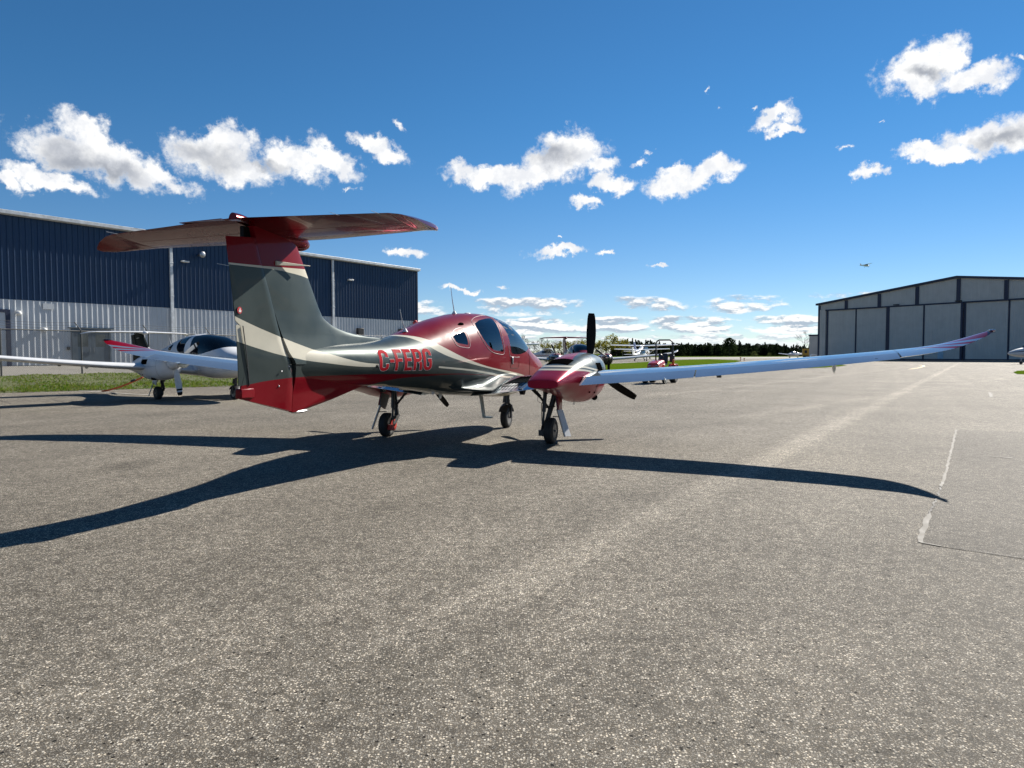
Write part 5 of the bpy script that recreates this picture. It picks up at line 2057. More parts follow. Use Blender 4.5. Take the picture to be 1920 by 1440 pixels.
# ribbed gable above the doors, cut into fields by navy posts
gpx = [1532, 1584, 1645.5, 1716, 1793, 1882.5]
gs = [face_s(p) for p in gpx]
gs = gs + [gs[-1] + (gs[-1] - gs[-2]) * 0.99 * k for k in range(1, 6) if gs[-1] + (gs[-1] - gs[-2]) * 0.99 * k < 2 * HW - 1]
for i, s in enumerate(gs):
    e = gs[i + 1] if i + 1 < len(gs) else 2 * HW
    m = MB()
    prof = []
    q = s
    while q < e - 0.05:
        for ds, dp in ((0, 0), (0.20, 0), (0.23, 0.04), (0.31, 0.04)):
            if q + ds < e:
                prof.append((q + ds, -dp))
        q += 0.34
    prof.append((e, 0))
    m.loft([[(a, b + 0.20, DT + 0.25) for a, b in prof], [(a, b + 0.20, roof_z(a) - 0.02) for a, b in prof]], closed=False)
    obj('gable_cladding', m, M_GREYCLAD, grey, raw=True)
    m = MB()
    w = 0.34 if i else 0.5
    m.box((s - (w if i else 0.0), 0.02, DT + 0.25 if i else 0.0), (s + w, 0.14, roof_z(s) - 0.12))
    obj('navy_post', m, M_NAVY, grey)
m = MB()
m.box((1.9, -0.25, DT), (2 * HW, 0.22, DT + 0.248))
obj('door_track', m, M_NAVY, grey)
obj('side_cladding', ribbed(0.5, 1.9, 0.05, DT + 0.249, 0.34, 0.04), M_GREYCLAD, grey, raw=True)
dpx = [1548, 1603, 1663, 1731, 1804, 1889]
ds_ = [face_s(p) for p in dpx]
step = ds_[-1] - ds_[-2]
while ds_[-1] + step < 2 * HW - 1:
    ds_.append(ds_[-1] + step)
for i in range(len(ds_) - 1):
    a, b = ds_[i], ds_[i + 1]
    y = 0.12 if i % 4 < 2 else -0.12
    wa, wb = (0.42, 0.14) if i % 2 == 0 else (0.14, 0.42)
    sh = ribbed(a + wa, b - wb, 0.32, DT - 0.05, 0.34, 0.04)
    sh.v = [(p[0], p[1] + y - 0.03, p[2]) for p in sh.v]
    d = obj('sliding_door', sh, M_GREYCLAD, grey, raw=True)
    m = MB()
    m.box((a + 0.02, y - 0.10, 0.10), (a + wa, y + 0.06, DT - 0.02))
    m.box((b - wb, y - 0.10, 0.10), (b - 0.02, y + 0.06, DT - 0.02))
    m.box((a + wa, y - 0.08, 0.10), (b - wb, y + 0.06, 0.32))
    obj('door_edge', m, M_NAVY, d)
    if i == 3:
        s0 = face_s(1758.5)
        m = MB()
        m.box((s0, y - 0.10, 0.33), (s0 + 1.0, y - 0.03, 2.45))
        obj('walk_door', m, simple_mat('pale blue door', (0.30, 0.42, 0.50), 0.5), d)
for s in (face_s(1680), face_s(1796)):
    m = MB()
    m.box((s - 0.5, -0.7, DT + 0.30), (s + 0.5, -0.2, DT + 0.48))
    obj('door_lamp', m, M_BLACK, grey)
# lower annex behind its left corner
ax = empty('annex_building', at(1516.5, 176), GANG, 'small grey annex with navy roof edge beside the grey hangar', 'annex')
m = MB()
m.box((0, 0.0, 0), (3.6, 9, 6.0))
obj('wall', m, M_GREYCLAD, ax, flat=True)
m = MB()
m.box((-0.15, -0.15, 6.0), (3.7, 9.1, 6.4))
obj('roof', m, M_NAVY, ax, flat=True)
# ------------------------------------------------------------------ grass, bank, paving strips
def grass_mat(name, a=(0.055, 0.100, 0.018), b=(0.115, 0.120, 0.040), s=1.4):
    m, nt, out = new_mat(name)
    tc = nt.new('ShaderNodeTexCoord').outputs['Object']
    n1 = nt.noise(tc, s, 6, 0.65)
    n2 = nt.noise(tc, s * 9, 5, 0.7)
    n3 = nt.noise(tc, s * 40, 3, 0.7)
    c = nt.mix(nt.smooth(nt.math('ADD', nt.math('MULTIPLY', n1, 0.6), nt.math('MULTIPLY', n2, 0.4)), 0.42, 0.60), a, b)
    sc = nt.new('ShaderNodeVectorMath', operation='SCALE')
    nt.l.new(c, sc.inputs[0])
    nt.put(sc.inputs['Scale'], nt.smooth(n3, 0.25, 0.75, 0.55, 1.4))
    bb = nt.new('ShaderNodeBsdfDiffuse')
    nt.l.new(sc.outputs[0], bb.inputs['Color'])
    nt.l.new(bb.outputs[0], out.inputs[0])
    bp = nt.new('ShaderNodeBump')
    bp.inputs['Strength'].default_value = 0.8
    bp.inputs['Distance'].default_value = 0.05
    nt.put(bp.inputs['Height'], nt.math('ADD', n2, n3))
    nt.put(bb.inputs['Normal'], bp.outputs[0])
    return m


M_GRASS = grass_mat('spring grass')
M_FARGRASS = grass_mat('far mown grass', (0.058, 0.112, 0.007), (0.090, 0.120, 0.014), 0.25)
M_SOIL = simple_mat('dry soil and thatch', (0.072, 0.082, 0.024), 0.95, var=0.35, vscale=2.5, bump=0.5, bscale=14)

def leaf_mat(name, a, b):
    m, nt, out = new_mat(name)
    g = nt.new('ShaderNodeNewGeometry')
    tc = nt.new('ShaderNodeTexCoord').outputs['Object']
    n = nt.noise(tc, 0.9, 4, 0.6)
    f = nt.smooth(nt.math('ADD', nt.math('MULTIPLY', g.outputs['Random Per Island'], 0.6), nt.math('MULTIPLY', n, 0.4)), 0.2, 0.8)
    c = nt.mix(f, a, b)
    bs = nt.new('ShaderNodeBsdfDiffuse')
    tl = nt.new('ShaderNodeBsdfTranslucent')
    nt.l.new(c, bs.inputs[0])
    nt.l.new(c, tl.inputs[0])
    ms = nt.new('ShaderNodeMixShader')
    ms.inputs[0].default_value = 0.45
    nt.l.new(bs.outputs[0], ms.inputs[1])
    nt.l.new(tl.outputs[0], ms.inputs[2])
    nt.l.new(ms.outputs[0], out.inputs[0])
    return m



# lines along the left bank: grass edge, fence, paving edge, wall foot
E0, ED = Vector((-19.0, 25.6)), Vector((0.777, 0.63))
F0, FD = Vector((-22.3, 30.2)), Vector((0.482, 0.876))


def eline(t):
    p = E0 + ED * t
    return p


def fline(t):
    return F0 + FD * t


random.seed(3)
bm = bmesh.new()
rows = []
T = lin(-14, 46, 120)
for t in T:
    e = eline(t * 0.92) + Vector((random.uniform(-0.08, 0.08), random.uniform(-0.10, 0.10)))
    f = fline(t * 0.92 + 0.5)
    row = []
    for k in range(13):
        u = k / 12
        p = e.lerp(f, u)
        z = 0.008 + 0.50 * (u ** 1.3) * (1.0 if t < 12 else max(0.12, 1 - (t - 12) / 30)) + (math.sin(t * 2.1 + k) * 0.02 + random.uniform(-0.015, 0.02)) * (1 if k else 0)
        row.append(bm.verts.new((p.x, p.y, z)))
    # paving between fence and wall
    rows.append(row)
for a, b in zip(rows, rows[1:]):
    for k in range(12):
        bm.faces.new((a[k], a[k + 1], b[k + 1], b[k]))
bmesh.ops.recalc_face_normals(bm, faces=bm.faces)
if sum(f.normal.z for f in bm.faces) < 0:
    bmesh.ops.reverse_faces(bm, faces=bm.faces)
me = bpy.data.meshes.new('grass_bank')
bm.to_mesh(me)
bm.free()
me.polygons.foreach_set('use_smooth', [True] * len(me.polygons))
me.materials.append(M_SOIL)
o = bpy.data.objects.new('grass_bank', me)
COL.objects.link(o)
structure(o)
BANK = me

# blades of grass on the bank: nobody could count them
M_BLADES = leaf_mat('grass blades', (0.080, 0.165, 0.012), (0.160, 0.165, 0.040))
m = MB()
random.seed(11)
verts = [v.co for v in me.vertices]
polys = [tuple(p.vertices) for p in me.polygons]
for pi, p in enumerate(polys):
    c = (verts[p[0]] + verts[p[2]]) / 2
    u = (pi % 12) / 12
    dist = math.hypot(c.x, c.y)
    if dist > 54:
        continue
    nb = 60 if u < 0.35 else 44
    for k in range(nb):
        a, b = random.random(), random.random()
        q = verts[p[0]].lerp(verts[p[1]], a).lerp(verts[p[3]].lerp(verts[p[2]], a), b)
        clump = math.sin(q.x * 3.1) * math.sin(q.y * 2.7 + 1) + math.sin(q.x * 0.9 + q.y * 1.3)
        if random.random() > 0.62 + 0.25 * clump + (0.3 if u < 0.3 else 0.0):
            continue
        h = random.uniform(0.03, 0.085) * (1.3 if u < 0.3 else 0.9)
        an = random.uniform(0, 6.28)
        w = random.uniform(0.012, 0.03)
        dx, dy = math.cos(an) * w, math.sin(an) * w
        lx, ly = random.uniform(-0.07, 0.07), random.uniform(-0.07, 0.07)
        m.add([(q.x - dx, q.y - dy, q.z - 0.01), (q.x + dx, q.y + dy, q.z - 0.01), (q.x + lx, q.y + ly, q.z + h)], [(0, 1, 2)])
g = obj('grass', m, M_BLADES, raw=True)
g['kind'] = 'stuff'

# paving strip along the hangar, green field between apron and taxiway, far field, grass islands
pv = [fline(-16), fline(40)]
w0, w1 = HB + Vector((HDX, HDY, 0)) * -21.8, HB + Vector((HDX, HDY, 0)) * 39.2
bm = bmesh.new()
P = [(*(fline(-14) - Vector((0.1, -.05))), 0.47), (*(fline(12)), 0.47), (*(fline(36)), 0.2), (w1.x, w1.y, 0.5), ((w0.x + w1.x) / 2 - 0.0, (w0.y + w1.y) / 2, 0.66), (w0.x, w0.y, 0.66)]
bm.faces.new([bm.verts.new(p) for p in P])
bmesh.ops.triangulate(bm, faces=bm.faces)
bmesh.ops.recalc_face_normals(bm, faces=bm.faces)
for f in bm.faces:
    if f.normal.z < 0:
        f.normal_flip()
me = bpy.data.meshes.new('hangar_pavement')
bm.to_mesh(me)
bm.free()
me.materials.append(M_CONC)
o = bpy.data.objects.new('hangar_pavement', me)
COL.objects.link(o)
structure(o)


def wavy(pts, amp=0.25, step=2.0):
    out = []
    n = len(pts)
    for i in range(n):
        a, b = Vector(pts[i][:2]), Vector(pts[(i + 1) % n][:2])
        k = max(1, int((b - a).length / step))
        nn = Vector((-(b - a).y, (b - a).x)).normalized()
        for j in range(k):
            out.append(a.lerp(b, j / k) + nn * random.uniform(-amp, amp) * (0 if j == 0 else 1))
    return out


field = [gp(1018, 709), gp(1120, 705), gp(1235, 701), gp(1290, 692), gp(1345, 685), gp(1375, 680), gp(1391, 677), gp(1380, 675.2), gp(1330, 673.6), gp(1280, 674.6), gp(1180, 680.5), gp(1100, 684), gp(1012, 686.5), gp(960, 688), gp(900, 690), gp(880, 712)]
sheet('grass_field', wavy(field, 0.15, 1.5), 0.012, M_FARGRASS)
isl = [gp(1478, 688.5), gp(1500, 684.8), gp(1545, 683.0), gp(1572, 683.3), gp(1588, 685.2), gp(1575, 687.0), gp(1545, 689.4), gp(1510, 690.8), gp(1485, 690.5)]
sheet('grass_island', wavy(isl, 0.08, 1.0), 0.012, M_FARGRASS)
isl = [gp(1900, 698), gp(1908, 695.2), gp(1935, 694.4), gp(1990, 694.5), gp(1990, 703), gp(1930, 702.5), gp(1906, 701.5)]
sheet('grass_island', wavy(isl, 0.05, 1.0), 0.012, M_FARGRASS)
sheet('far_field', [(-1500, 275), (60, 275), (160, 315), (1500, 315), (3000, 4000), (-3000, 4000)], 0.016, M_FARGRASS)
M_TAXI = simple_mat('pale taxiway concrete', (0.21, 0.193, 0.163), 0.85, var=0.08, vscale=0.05)
sheet('taxiway', [(-300, 176), (48, 176), (90, 210), (300, 210), (300, 272), (-300, 272)], 0.008, M_TAXI)
# pale concrete threshold before the grey hangar
hx, hn = Vector((GDX, GDY)), Vector((GDY, -GDX))
c0 = Vector((C0.x, C0.y))
sheet('hangar_apron', [c0 + hx * -2 + hn * 9, c0 + hx * 58 + hn * 9, c0 + hx * 58 + hn * -0.1, c0 + hx * -2 + hn * -0.1], 0.010, M_CONC)
# painted lines
M_YEL = simple_mat('worn yellow paint', (0.40, 0.28, 0.09), 0.7, var=0.2, vscale=4)
M_WLINE = simple_mat('worn white paint', (0.42, 0.40, 0.36), 0.7, var=0.2, vscale=4)


def ribbon(name, pts, w, mat, z=0.014, jit=0.0):
    bm = bmesh.new()
    P = [Vector(p[:2]) for p in pts]
    L_, R_ = [], []
    for i, p in enumerate(P):
        d = (P[min(i + 1, len(P) - 1)] - P[max(i - 1, 0)]).normalized()
        n = Vector((-d.y, d.x))
        a = w / 2 * (1 + random.uniform(-jit, jit))
        b = w / 2 * (1 + random.uniform(-jit, jit))
        L_.append(bm.verts.new((*(p + n * a), z)))
        R_.append(bm.verts.new((*(p - n * b), z)))
    for i in range(len(P) - 1):
        bm.faces.new((L_[i], R_[i], R_[i + 1], L_[i + 1]))
    for f in bm.faces:
        f.normal_update()
        if f.normal.z < 0:
            f.normal_flip()
    me = bpy.data.meshes.new(name)
    bm.to_mesh(me)
    bm.free()
    me.materials.append(mat)
    o = bpy.data.objects.new(name, me)
    COL.objects.link(o)
    return structure(o)


def densify(pts, step, wob):
    out = []
    for a, b in zip(pts, pts[1:]):
        a, b = Vector(a[:2]), Vector(b[:2])
        k = max(1, int((b - a).length / step))
        n = Vector((-(b - a).y, (b - a).x)).normalized()
        for j in range(k):
            out.append(a.lerp(b, j / k) + n * random.uniform(-wob, wob))
    out.append(Vector(pts[-1][:2]))
    return out


ribbon('taxi_line', densify([gp(1706, 692.5), gp(1722, 690.0), gp(1732, 687.5), gp(1731, 685.6), gp(1722, 684.6)], 0.5, 0.0), 0.28, M_YEL)
ribbon('taxi_line', densify([gp(1640, 683.2), gp(1760, 682.2), gp(1960, 683.2)], 2, 0.0), 0.5, M_WLINE)
ribbon('apron_line', densify([gp(150, 733.5), gp(235, 738.5), gp(340, 745)], 0.4, 0.005), 0.10, M_WLINE, jit=0.15)
# cracks and joints
M_CRACK = simple_mat('tar filled crack', (0.060, 0.056, 0.050), 0.8)
M_JOINT = simple_mat('crumbled pale joint', (0.185, 0.172, 0.148), 0.85, var=0.3, vscale=9, bump=0.4, bscale=40)
ribbon('asphalt_crack', densify([gp(-20, 802), gp(60, 798), gp(160, 791), gp(262, 784), gp(272, 781), gp(360, 774), gp(440, 769.5), gp(520, 766)], 0.14, 0.016), 0.020, M_CRACK, 0.004, 0.6)
ribbon('asphalt_crack', densify([gp(560, 764), gp(640, 757), gp(720, 752), gp(830, 742), gp(980, 735)], 0.2, 0.02), 0.026, M_CRACK, 0.004, 0.6)
ribbon('asphalt_crack', densify([gp(1270, 713), gp(1300, 719), gp(1360, 721.5), gp(1440, 728), gp(1540, 730), gp(1700, 733)], 0.25, 0.05), 0.030, M_CRACK, 0.004, 0.7)
ribbon('asphalt_crack', densify([gp(95, 748), gp(130, 757), gp(160, 762)], 0.2, 0.03), 0.025, M_CRACK, 0.004, 0.6)
ribbon('asphalt_crack', densify([gp(0, 751), gp(20, 757)], 0.2, 0.03), 0.025, M_CRACK, 0.004, 0.6)
patch_ = [gp(1793, 806.5), gp(2100, 818), gp(2200, 1080), gp(1920, 1049), gp(1728, 1020), gp(1738, 985), gp(1758, 930), gp(1775, 880), gp(1785, 840)]
sheet('asphalt_patch', patch_, 0.002, M_PATCH)
ribbon('patch_joint', densify([gp(1793, 806), gp(1785, 840), gp(1775, 880), gp(1765, 912)], 0.09, 0.008), 0.030, M_JOINT, 0.005, 0.35)
ribbon('patch_joint', densify([gp(1742, 965), gp(1733, 992), gp(1727, 1006), gp(1727, 1018)], 0.09, 0.006), 0.042, M_JOINT, 0.005, 0.3)
ribbon('patch_joint', densify([gp(1726, 1018), gp(1745, 1021), gp(1764, 1025)], 0.04, 0.004), 0.02, M_JOINT, 0.0055, 0.5)
ribbon('asphalt_crack', densify([gp(1795, 806.5), gp(1850, 808.5), gp(1930, 812)], 0.1, 0.006), 0.016, M_CRACK, 0.005, 0.5)
ribbon('asphalt_crack', densify([gp(1764, 1025), gp(1850, 1037), gp(1935, 1050)], 0.06, 0.005), 0.004, M_CRACK, 0.005, 0.8)
ribbon('asphalt_crack', densify([gp(1765, 912), gp(1756, 935), gp(1742, 965)], 0.05, 0.012), 0.018, M_CRACK, 0.005, 0.5)
ribbon('patch_joint', densify([gp(1855, 736), gp(1858, 741), gp(1858, 745)], 0.1, 0.02), 0.10, M_JOINT, 0.006, 0.4)
ribbon('asphalt_crack', densify([gp(1858, 744.5), gp(1900, 746), gp(1940, 746)], 0.15, 0.01), 0.03, M_CRACK, 0.006, 0.5)
ribbon('paint_scrape', densify([gp(1856, 856.5), gp(1875, 858), gp(1898, 860)], 0.05, 0.004), 0.035, M_JOINT, 0.010, 0.7)

# ------------------------------------------------------------------ chain link fence
M_GALV = simple_mat('weathered galvanised steel', (0.09, 0.09, 0.088), 0.5, 0.5)
fence = empty('chain_link_fence', (F0.x, F0.y, 0.45), 0, 'grey chain link fence with barbed wire along the foot of the blue hangar', 'fence')
FP = []
for px in (-130, 2.5, 154, 280, 395, 470, 545, 612, 670, 720, 765):
    u = (px - 960) / CAM_F
    k = (F0.x - u * F0.y) / (u * FD.y - FD.x)
    FP.append(F0 + FD * k)


def fpt(p, z):
    zb = 0.47 if p.y < 40 else 0.47 - (p.y - 40) * 0.008
    return Vector((p.x - F0.x, p.y - F0.y, zb + z - 0.45))


side = Vector((-FD.y, FD.x))
for p in FP:
    m = MB()
    m.tube([fpt(p, -0.1), fpt(p, 2.12)], 0.038, 10)
    po = obj('post', m, M_GALV, fence)
    m = MB()
    q = p - FD * 0.22 + side * 0.12
    m.tube([fpt(p, 2.10), fpt(q, 2.50)], 0.022, 8)
    obj('barb_arm', m, M_GALV, po)
m = MB()
m.tube([fpt(p, 2.08) for p in FP], 0.026, 8)
obj('top_rail', m, M_GALV, fence)
for h, s in ((2.24, 0.35), (2.36, 0.65), (2.48, 0.98)):
    m = MB()
    for a, b in zip(FP, FP[1:]):
        n = 10
        pts = []
        for i in range(n + 1):
            q = a.lerp(b, i / n) - FD * 0.22 * s + side * 0.12 * s
            pts.append(fpt(q, h - 0.05 * math.sin(math.pi * i / n)))
        m.tube(pts, 0.006, 5)
    obj('barbed_wire', m, M_GALV, fence)
m = MB()
for a, b in zip(FP, FP[1:]):
    L_ = (b - a).length
    hgt = 2.06
    d = (b - a).normalized()
    sp = 0.075
    w = 0.0028
    n = int((L_ + hgt) / sp)
    for dirn in (1, -1):
        for i in range(n):
            x0 = i * sp - hgt
            z0, z1 = 0.0, hgt
            xa, xb = x0, x0 + hgt
            if xa < 0:
                z0 = -xa
                xa = 0
            if xb > L_:
                z1 = hgt - (xb - L_)
                xb = L_
            if z1 <= z0:
                continue
            if dirn < 0:
                xa, xb = L_ - xa, L_ - xb
            pa, pb = fpt(a + d * xa, z0 + 0.02), fpt(a + d * xb, z1 + 0.02)
            dz = Vector((0, 0, w)) + Vector((d.x, d.y, 0)) * (-w * dirn)
            m.add([pa - dz, pa + dz, pb + dz, pb - dz], [(0, 1, 2, 3)])
obj('chain_link_mesh', m, M_GALV, fence, raw=True)

# ------------------------------------------------------------------ orange tie down strap
M_ORANGE = simple_mat('orange webbing', (0.62, 0.10, 0.015), 0.7)
a, b = gp(191, 734.5), Vector((-13.2, 23.9, 0.95))
b = Vector((pray(268, 707).x, pray(268, 707).y, pray(268, 707).z))
b = Vector((0, 0, CAM_H)) + b * (25.3 / b.y)
m = MB()
pts = []
for i in range(9):
    u = i / 8
    q = a.lerp(b, u) - Vector((0, 0, 0.06 * math.sin(math.pi * u)))
    q.z = max(q.z, 0.02)
    pts.append(q)
dd_ = (b - a).normalized()
sdv = dd_.cross(Vector((0, 0, 1))).normalized() * 0.012
upv = sdv.cross(dd_).normalized() * 0.030
m.loft([[p - sdv - upv, p + sdv - upv, p + sdv + upv, p - sdv + upv] for p in pts])
st = obj('tie_down_strap', m, M_ORANGE)
tag(st, 'orange tie down strap stretched from the apron to the white aircraft wing', 'strap')
m = MB()
q = a.lerp(b, 0.78)
m.tube([q - dd_ * 0.14, q + dd_ * 0.14], 0.045, 8)
obj('ratchet', m, M_BLACK, st)
st.modifiers.clear()

# small runway edge markers
M_MARK = simple_mat('orange marker', (0.45, 0.13, 0.03), 0.6)
for px, py, h, lab in ((1388.5, 677.2, 0.75, 'taller orange edge marker at the tip of the green field'), (1395.5, 676.6, 0.55, 'shorter orange edge marker at the tip of the green field')):
    p = gp(px, py)
    m = MB()
    m.lathe([(0, 0.16), (0.05, 0.14), (0.06, 0.06), (h - 0.22, 0.05), (h - 0.2, 0.14), (h - 0.04, 0.15), (h, 0.06)], (0, 0, 0), 'Z', 12)
    o = obj('edge_marker', m, M_MARK)
    o.location = p
    tag(o, lab, 'marker', 'edge markers')
# ------------------------------------------------------------------ compact tractor
M_TRED = simple_mat('orange red tractor paint', (0.42, 0.030, 0.012), 0.3, coat=0.6)
M_TBLK = simple_mat('black tractor frame', (0.014, 0.014, 0.015), 0.4)
tr = empty('tractor', at(1236, 31.9), 0, 'small red tractor with black roll bar parked on the apron beyond the right wing', 'tractor')
tr.rotation_euler = (0, 0, math.atan2(-0.89, -0.45) - R(90))
m = MB()
rings = []
for y, w, z0, z1 in ((1.12, .24, .62, .92), (1.08, .28, .56, .98), (.8, .30, .55, 1.06), (.3, .31, .55, 1.12), (.12, .31, .55, 1.12)):
    rings.append([(w * c, y, (z0 + z1) / 2 + (z1 - z0) / 2 * s) for c, s in [(max(-1, min(1, 1.25 * math.cos(q))), max(-1, min(1, 1.2 * math.sin(q)))) for q in [2 * math.pi * k / 24 for k in range(24)]]])
m.loft(rings)
hd = obj('hood', m, M_TRED, tr)
m = MB()
m.box((-0.22, 1.09, 0.58), (0.22, 1.135, 0.80))
obj('grille', m, M_TBLK, hd, bevel=0.01)
for s in (-1, 1):
    m = MB()
    m.ell((s * 0.17, 1.10, 0.855), (0.075, 0.05, 0.05), 14, 8)
    obj('headlight', m, M_STEEL, hd)
m = MB()
m.box((-0.20, -0.9, 0.38), (0.20, 1.15, 0.56))
m.box((-0.42, -0.45, 0.36), (0.42, 0.15, 0.44))
m.box((-0.45, 0.66, 0.26), (0.45, 0.78, 0.36))
obj('chassis', m, M_TBLK, tr, bevel=0.02)
for s in (-1, 1):
    m = MB()
    m.tube([(s * 0.36, 0.72, 0.29), (s * 0.52, 0.72, 0.29)], 0.05, 8)
    w = obj('front_wheel', m, M_TBLK, tr)
    wheel(w, (s * 0.48, 0.72, 0.29), 0.29, 0.20, M_TRED)
    m = MB()
    m.tube([(s * 0.3, -0.72, 0.42), (s * 0.58, -0.72, 0.42)], 0.06, 8)
    w = obj('rear_wheel', m, M_TBLK, tr)
    wheel(w, (s * 0.52, -0.72, 0.42), 0.42, 0.30, M_TRED)
    m = MB()
    m.loft([[(s * 0.34, -0.72 + .48 * math.cos(a), .42 + .48 * math.sin(a)), (s * 0.70, -0.72 + .48 * math.cos(a), .42 + .48 * math.sin(a)), (s * 0.70, -0.72 + .51 * math.cos(a), .42 + .51 * math.sin(a)), (s * 0.34, -0.72 + .51 * math.cos(a), .42 + .51 * math.sin(a))] for a in [R(x) for x in lin(15, 150, 10)]])
    obj('fender', m, M_TRED, tr)
m = MB()
m.box((-0.24, -0.72, 0.86), (0.24, -0.22, 0.98))
M_ = Matrix.Translation((0, -0.70, 0.95)) @ Matrix.Rotation(R(10), 4, 'X')
m.box((-0.24, -0.06, 0.0), (0.24, 0.05, 0.50), M=M_)
obj('seat', m, M_TBLK, tr, bevel=0.06)
m = MB()
m.tube([(0, 0.18, 1.05), (0, -0.02, 1.26)], 0.025, 8)
m.tube([(0.19 * math.cos(a), -0.02 + 0.10 * math.sin(a), 1.26 + 0.16 * math.sin(a)) for a in [2 * math.pi * k / 18 for k in range(19)]], 0.016, 6)
obj('steering_wheel', m, M_TBLK, tr)
m = MB()
m.tube([(-0.42, -0.92, 0.5), (-0.42, -0.95, 1.9), (-0.37, -0.955, 2.04), (-0.26, -0.96, 2.10), (0.26, -0.96, 2.10), (0.37, -0.955, 2.04), (0.42, -0.95, 1.9), (0.42, -0.92, 0.5)], 0.036, 10)
m.box((-0.47, -1.0, 1.40), (-0.37, -0.88, 1.60))
m.box((0.37, -1.0, 1.40), (0.47, -0.88, 1.60))
obj('roll_bar', m, M_TBLK, tr)
m = MB()
m.box((-0.50, -1.06, 1.00), (-0.28, -0.86, 1.36))
obj('toolbox', m, M_TBLK, tr, bevel=0.03)
m = MB()
m.lathe([(0, 0.05), (0.12, 0.055), (0.2, 0.04), (0.22, 0.01)], (-0.56, -0.55, 0.92), 'Z', 14)
obj('warning_lamp', m, simple_mat('amber lamp', (0.8, 0.22, 0.01), 0.3), tr)

# ------------------------------------------------------------------ carts by the grey hangar
M_YCART = simple_mat('yellow cart paint', (0.50, 0.28, 0.03), 0.5)
ct = empty('ground_power_cart', at(1516, 192), R(-20), 'yellow boxy ground equipment cart beside the grey hangar annex', 'cart')
m = MB()
m.box((-1.75, -0.9, 0.75), (1.75, 0.9, 2.75))
bd = obj('housing', m, M_YCART, ct, bevel=0.06)
m = MB()
m.box((-1.2, -0.93, 1.5), (-0.5, -0.88, 2.3))
m.box((0.2, -0.93, 1.3), (1.0, -0.88, 1.6))
obj('panel', m, M_BLACK, bd)
m = MB()
m.box((-1.6, -0.8, 0.40), (1.6, 0.8, 0.74))
obj('chassis', m, M_TBLK, ct)
for sx in (-1.1, 1.1):
    for sy in (-0.75, 0.75):
        mm = MB()
        mm.lathe([(-0.12, 0.38), (0.12, 0.38)], (0, 0, 0), 'Y', 18)
        mm.v = [(p[0] + sx, p[1] + sy, p[2] + 0.38) for p in mm.v]
        obj('wheel', mm, M_RUBBER, ct)
wc = empty('service_cart', at(1530, 165), R(-15), 'low white service cart at the left corner of the grey hangar', 'cart')
m = MB()
m.prism([(-1.3, -0.5, 0.35), (1.3, -0.5, 0.35), (1.3, -0.5, 0.85), (0.3, -0.5, 0.95), (-0.6, -0.5, 1.25), (-1.1, -0.5, 1.2), (-1.3, -0.5, 0.9)], (0, 1.0, 0))
obj('housing', m, M_WHITEP, wc, bevel=0.05)
for sx in (-0.85, 0.85):
    for sy in (-0.5, 0.5):
        mm = MB()
        mm.lathe([(-0.08, 0.26), (0.08, 0.26)], (0, 0, 0), 'Y', 16)
        mm.v = [(p[0] + sx, p[1] + sy, p[2] + 0.26) for p in mm.v]
        obj('wheel', mm, M_RUBBER, wc)
# ------------------------------------------------------------------ trees
M_BARK = simple_mat('grey brown bark', (0.085, 0.070, 0.058), 0.9, var=0.3)
M_PALEBARK = simple_mat('pale bark', (0.16, 0.135, 0.115), 0.9, var=0.3)


M_YLEAF = leaf_mat('young yellow green leaves', (0.155, 0.155, 0.016), (0.25, 0.225, 0.046))
M_PINE = leaf_mat('dark pine needles', (0.008, 0.014, 0.008), (0.020, 0.030, 0.013))
M_PINE2 = leaf_mat('dark broad crown leaves', (0.014, 0.026, 0.010), (0.036, 0.050, 0.018))


def branches(h, spread, depth, rnd, r0, up=0.5, n0=7):
    """tapered trunk and limbs: list of (a, b, ra, rb)"""
    segs = []
    tips = []

    def grow_(p, d, L_, r, lev):
        q = p + d * L_
        segs.append((p, q, r, r * 0.62))
        if lev == 0:
            tips.append(q)
            return
        n = rnd.choice((2, 3, 3))
        for k in range(n):
            v = (d + Vector((rnd.uniform(-1, 1), rnd.uniform(-1, 1), rnd.uniform(-0.4, 1) * up + 0.1)) * spread).normalized()
            grow_(p.lerp(q, rnd.uniform(0.55, 1.0)), v, L_ * rnd.uniform(0.55, 0.85), r * 0.55, lev - 1)
    p = Vector((0, 0, 0))
    d = Vector((rnd.uniform(-.06, .06), rnd.uniform(-.06, .06), 1)).normalized()
    top = p + d * h * 0.62
    trunk = [p, p.lerp(top, 0.5), top]
    for k in range(n0):
        u = 0.30 + 0.70 * k / n0
        v = Vector((rnd.uniform(-1, 1), rnd.uniform(-1, 1), rnd.uniform(0.35, 1.0))).normalized()
        grow_(p.lerp(top, u), v, h * 0.22 * rnd.uniform(0.8, 1.15), r0 * 0.4, depth)
    return trunk, segs, tips


def bare_tree_meshes(h, seed):
    rnd = random.Random(seed)
    trunk, segs, tips = branches(h, 0.85, 3, rnd, 0.16, 0.7, 8)
    t = MB()
    t.tube(trunk, [0.17, 0.11, 0.06], 6)
    c = MB()
    for a, b, r, q in segs:
        c.tube([a, b], [max(r, 0.028), max(q, 0.022)], 3)
    return t, c


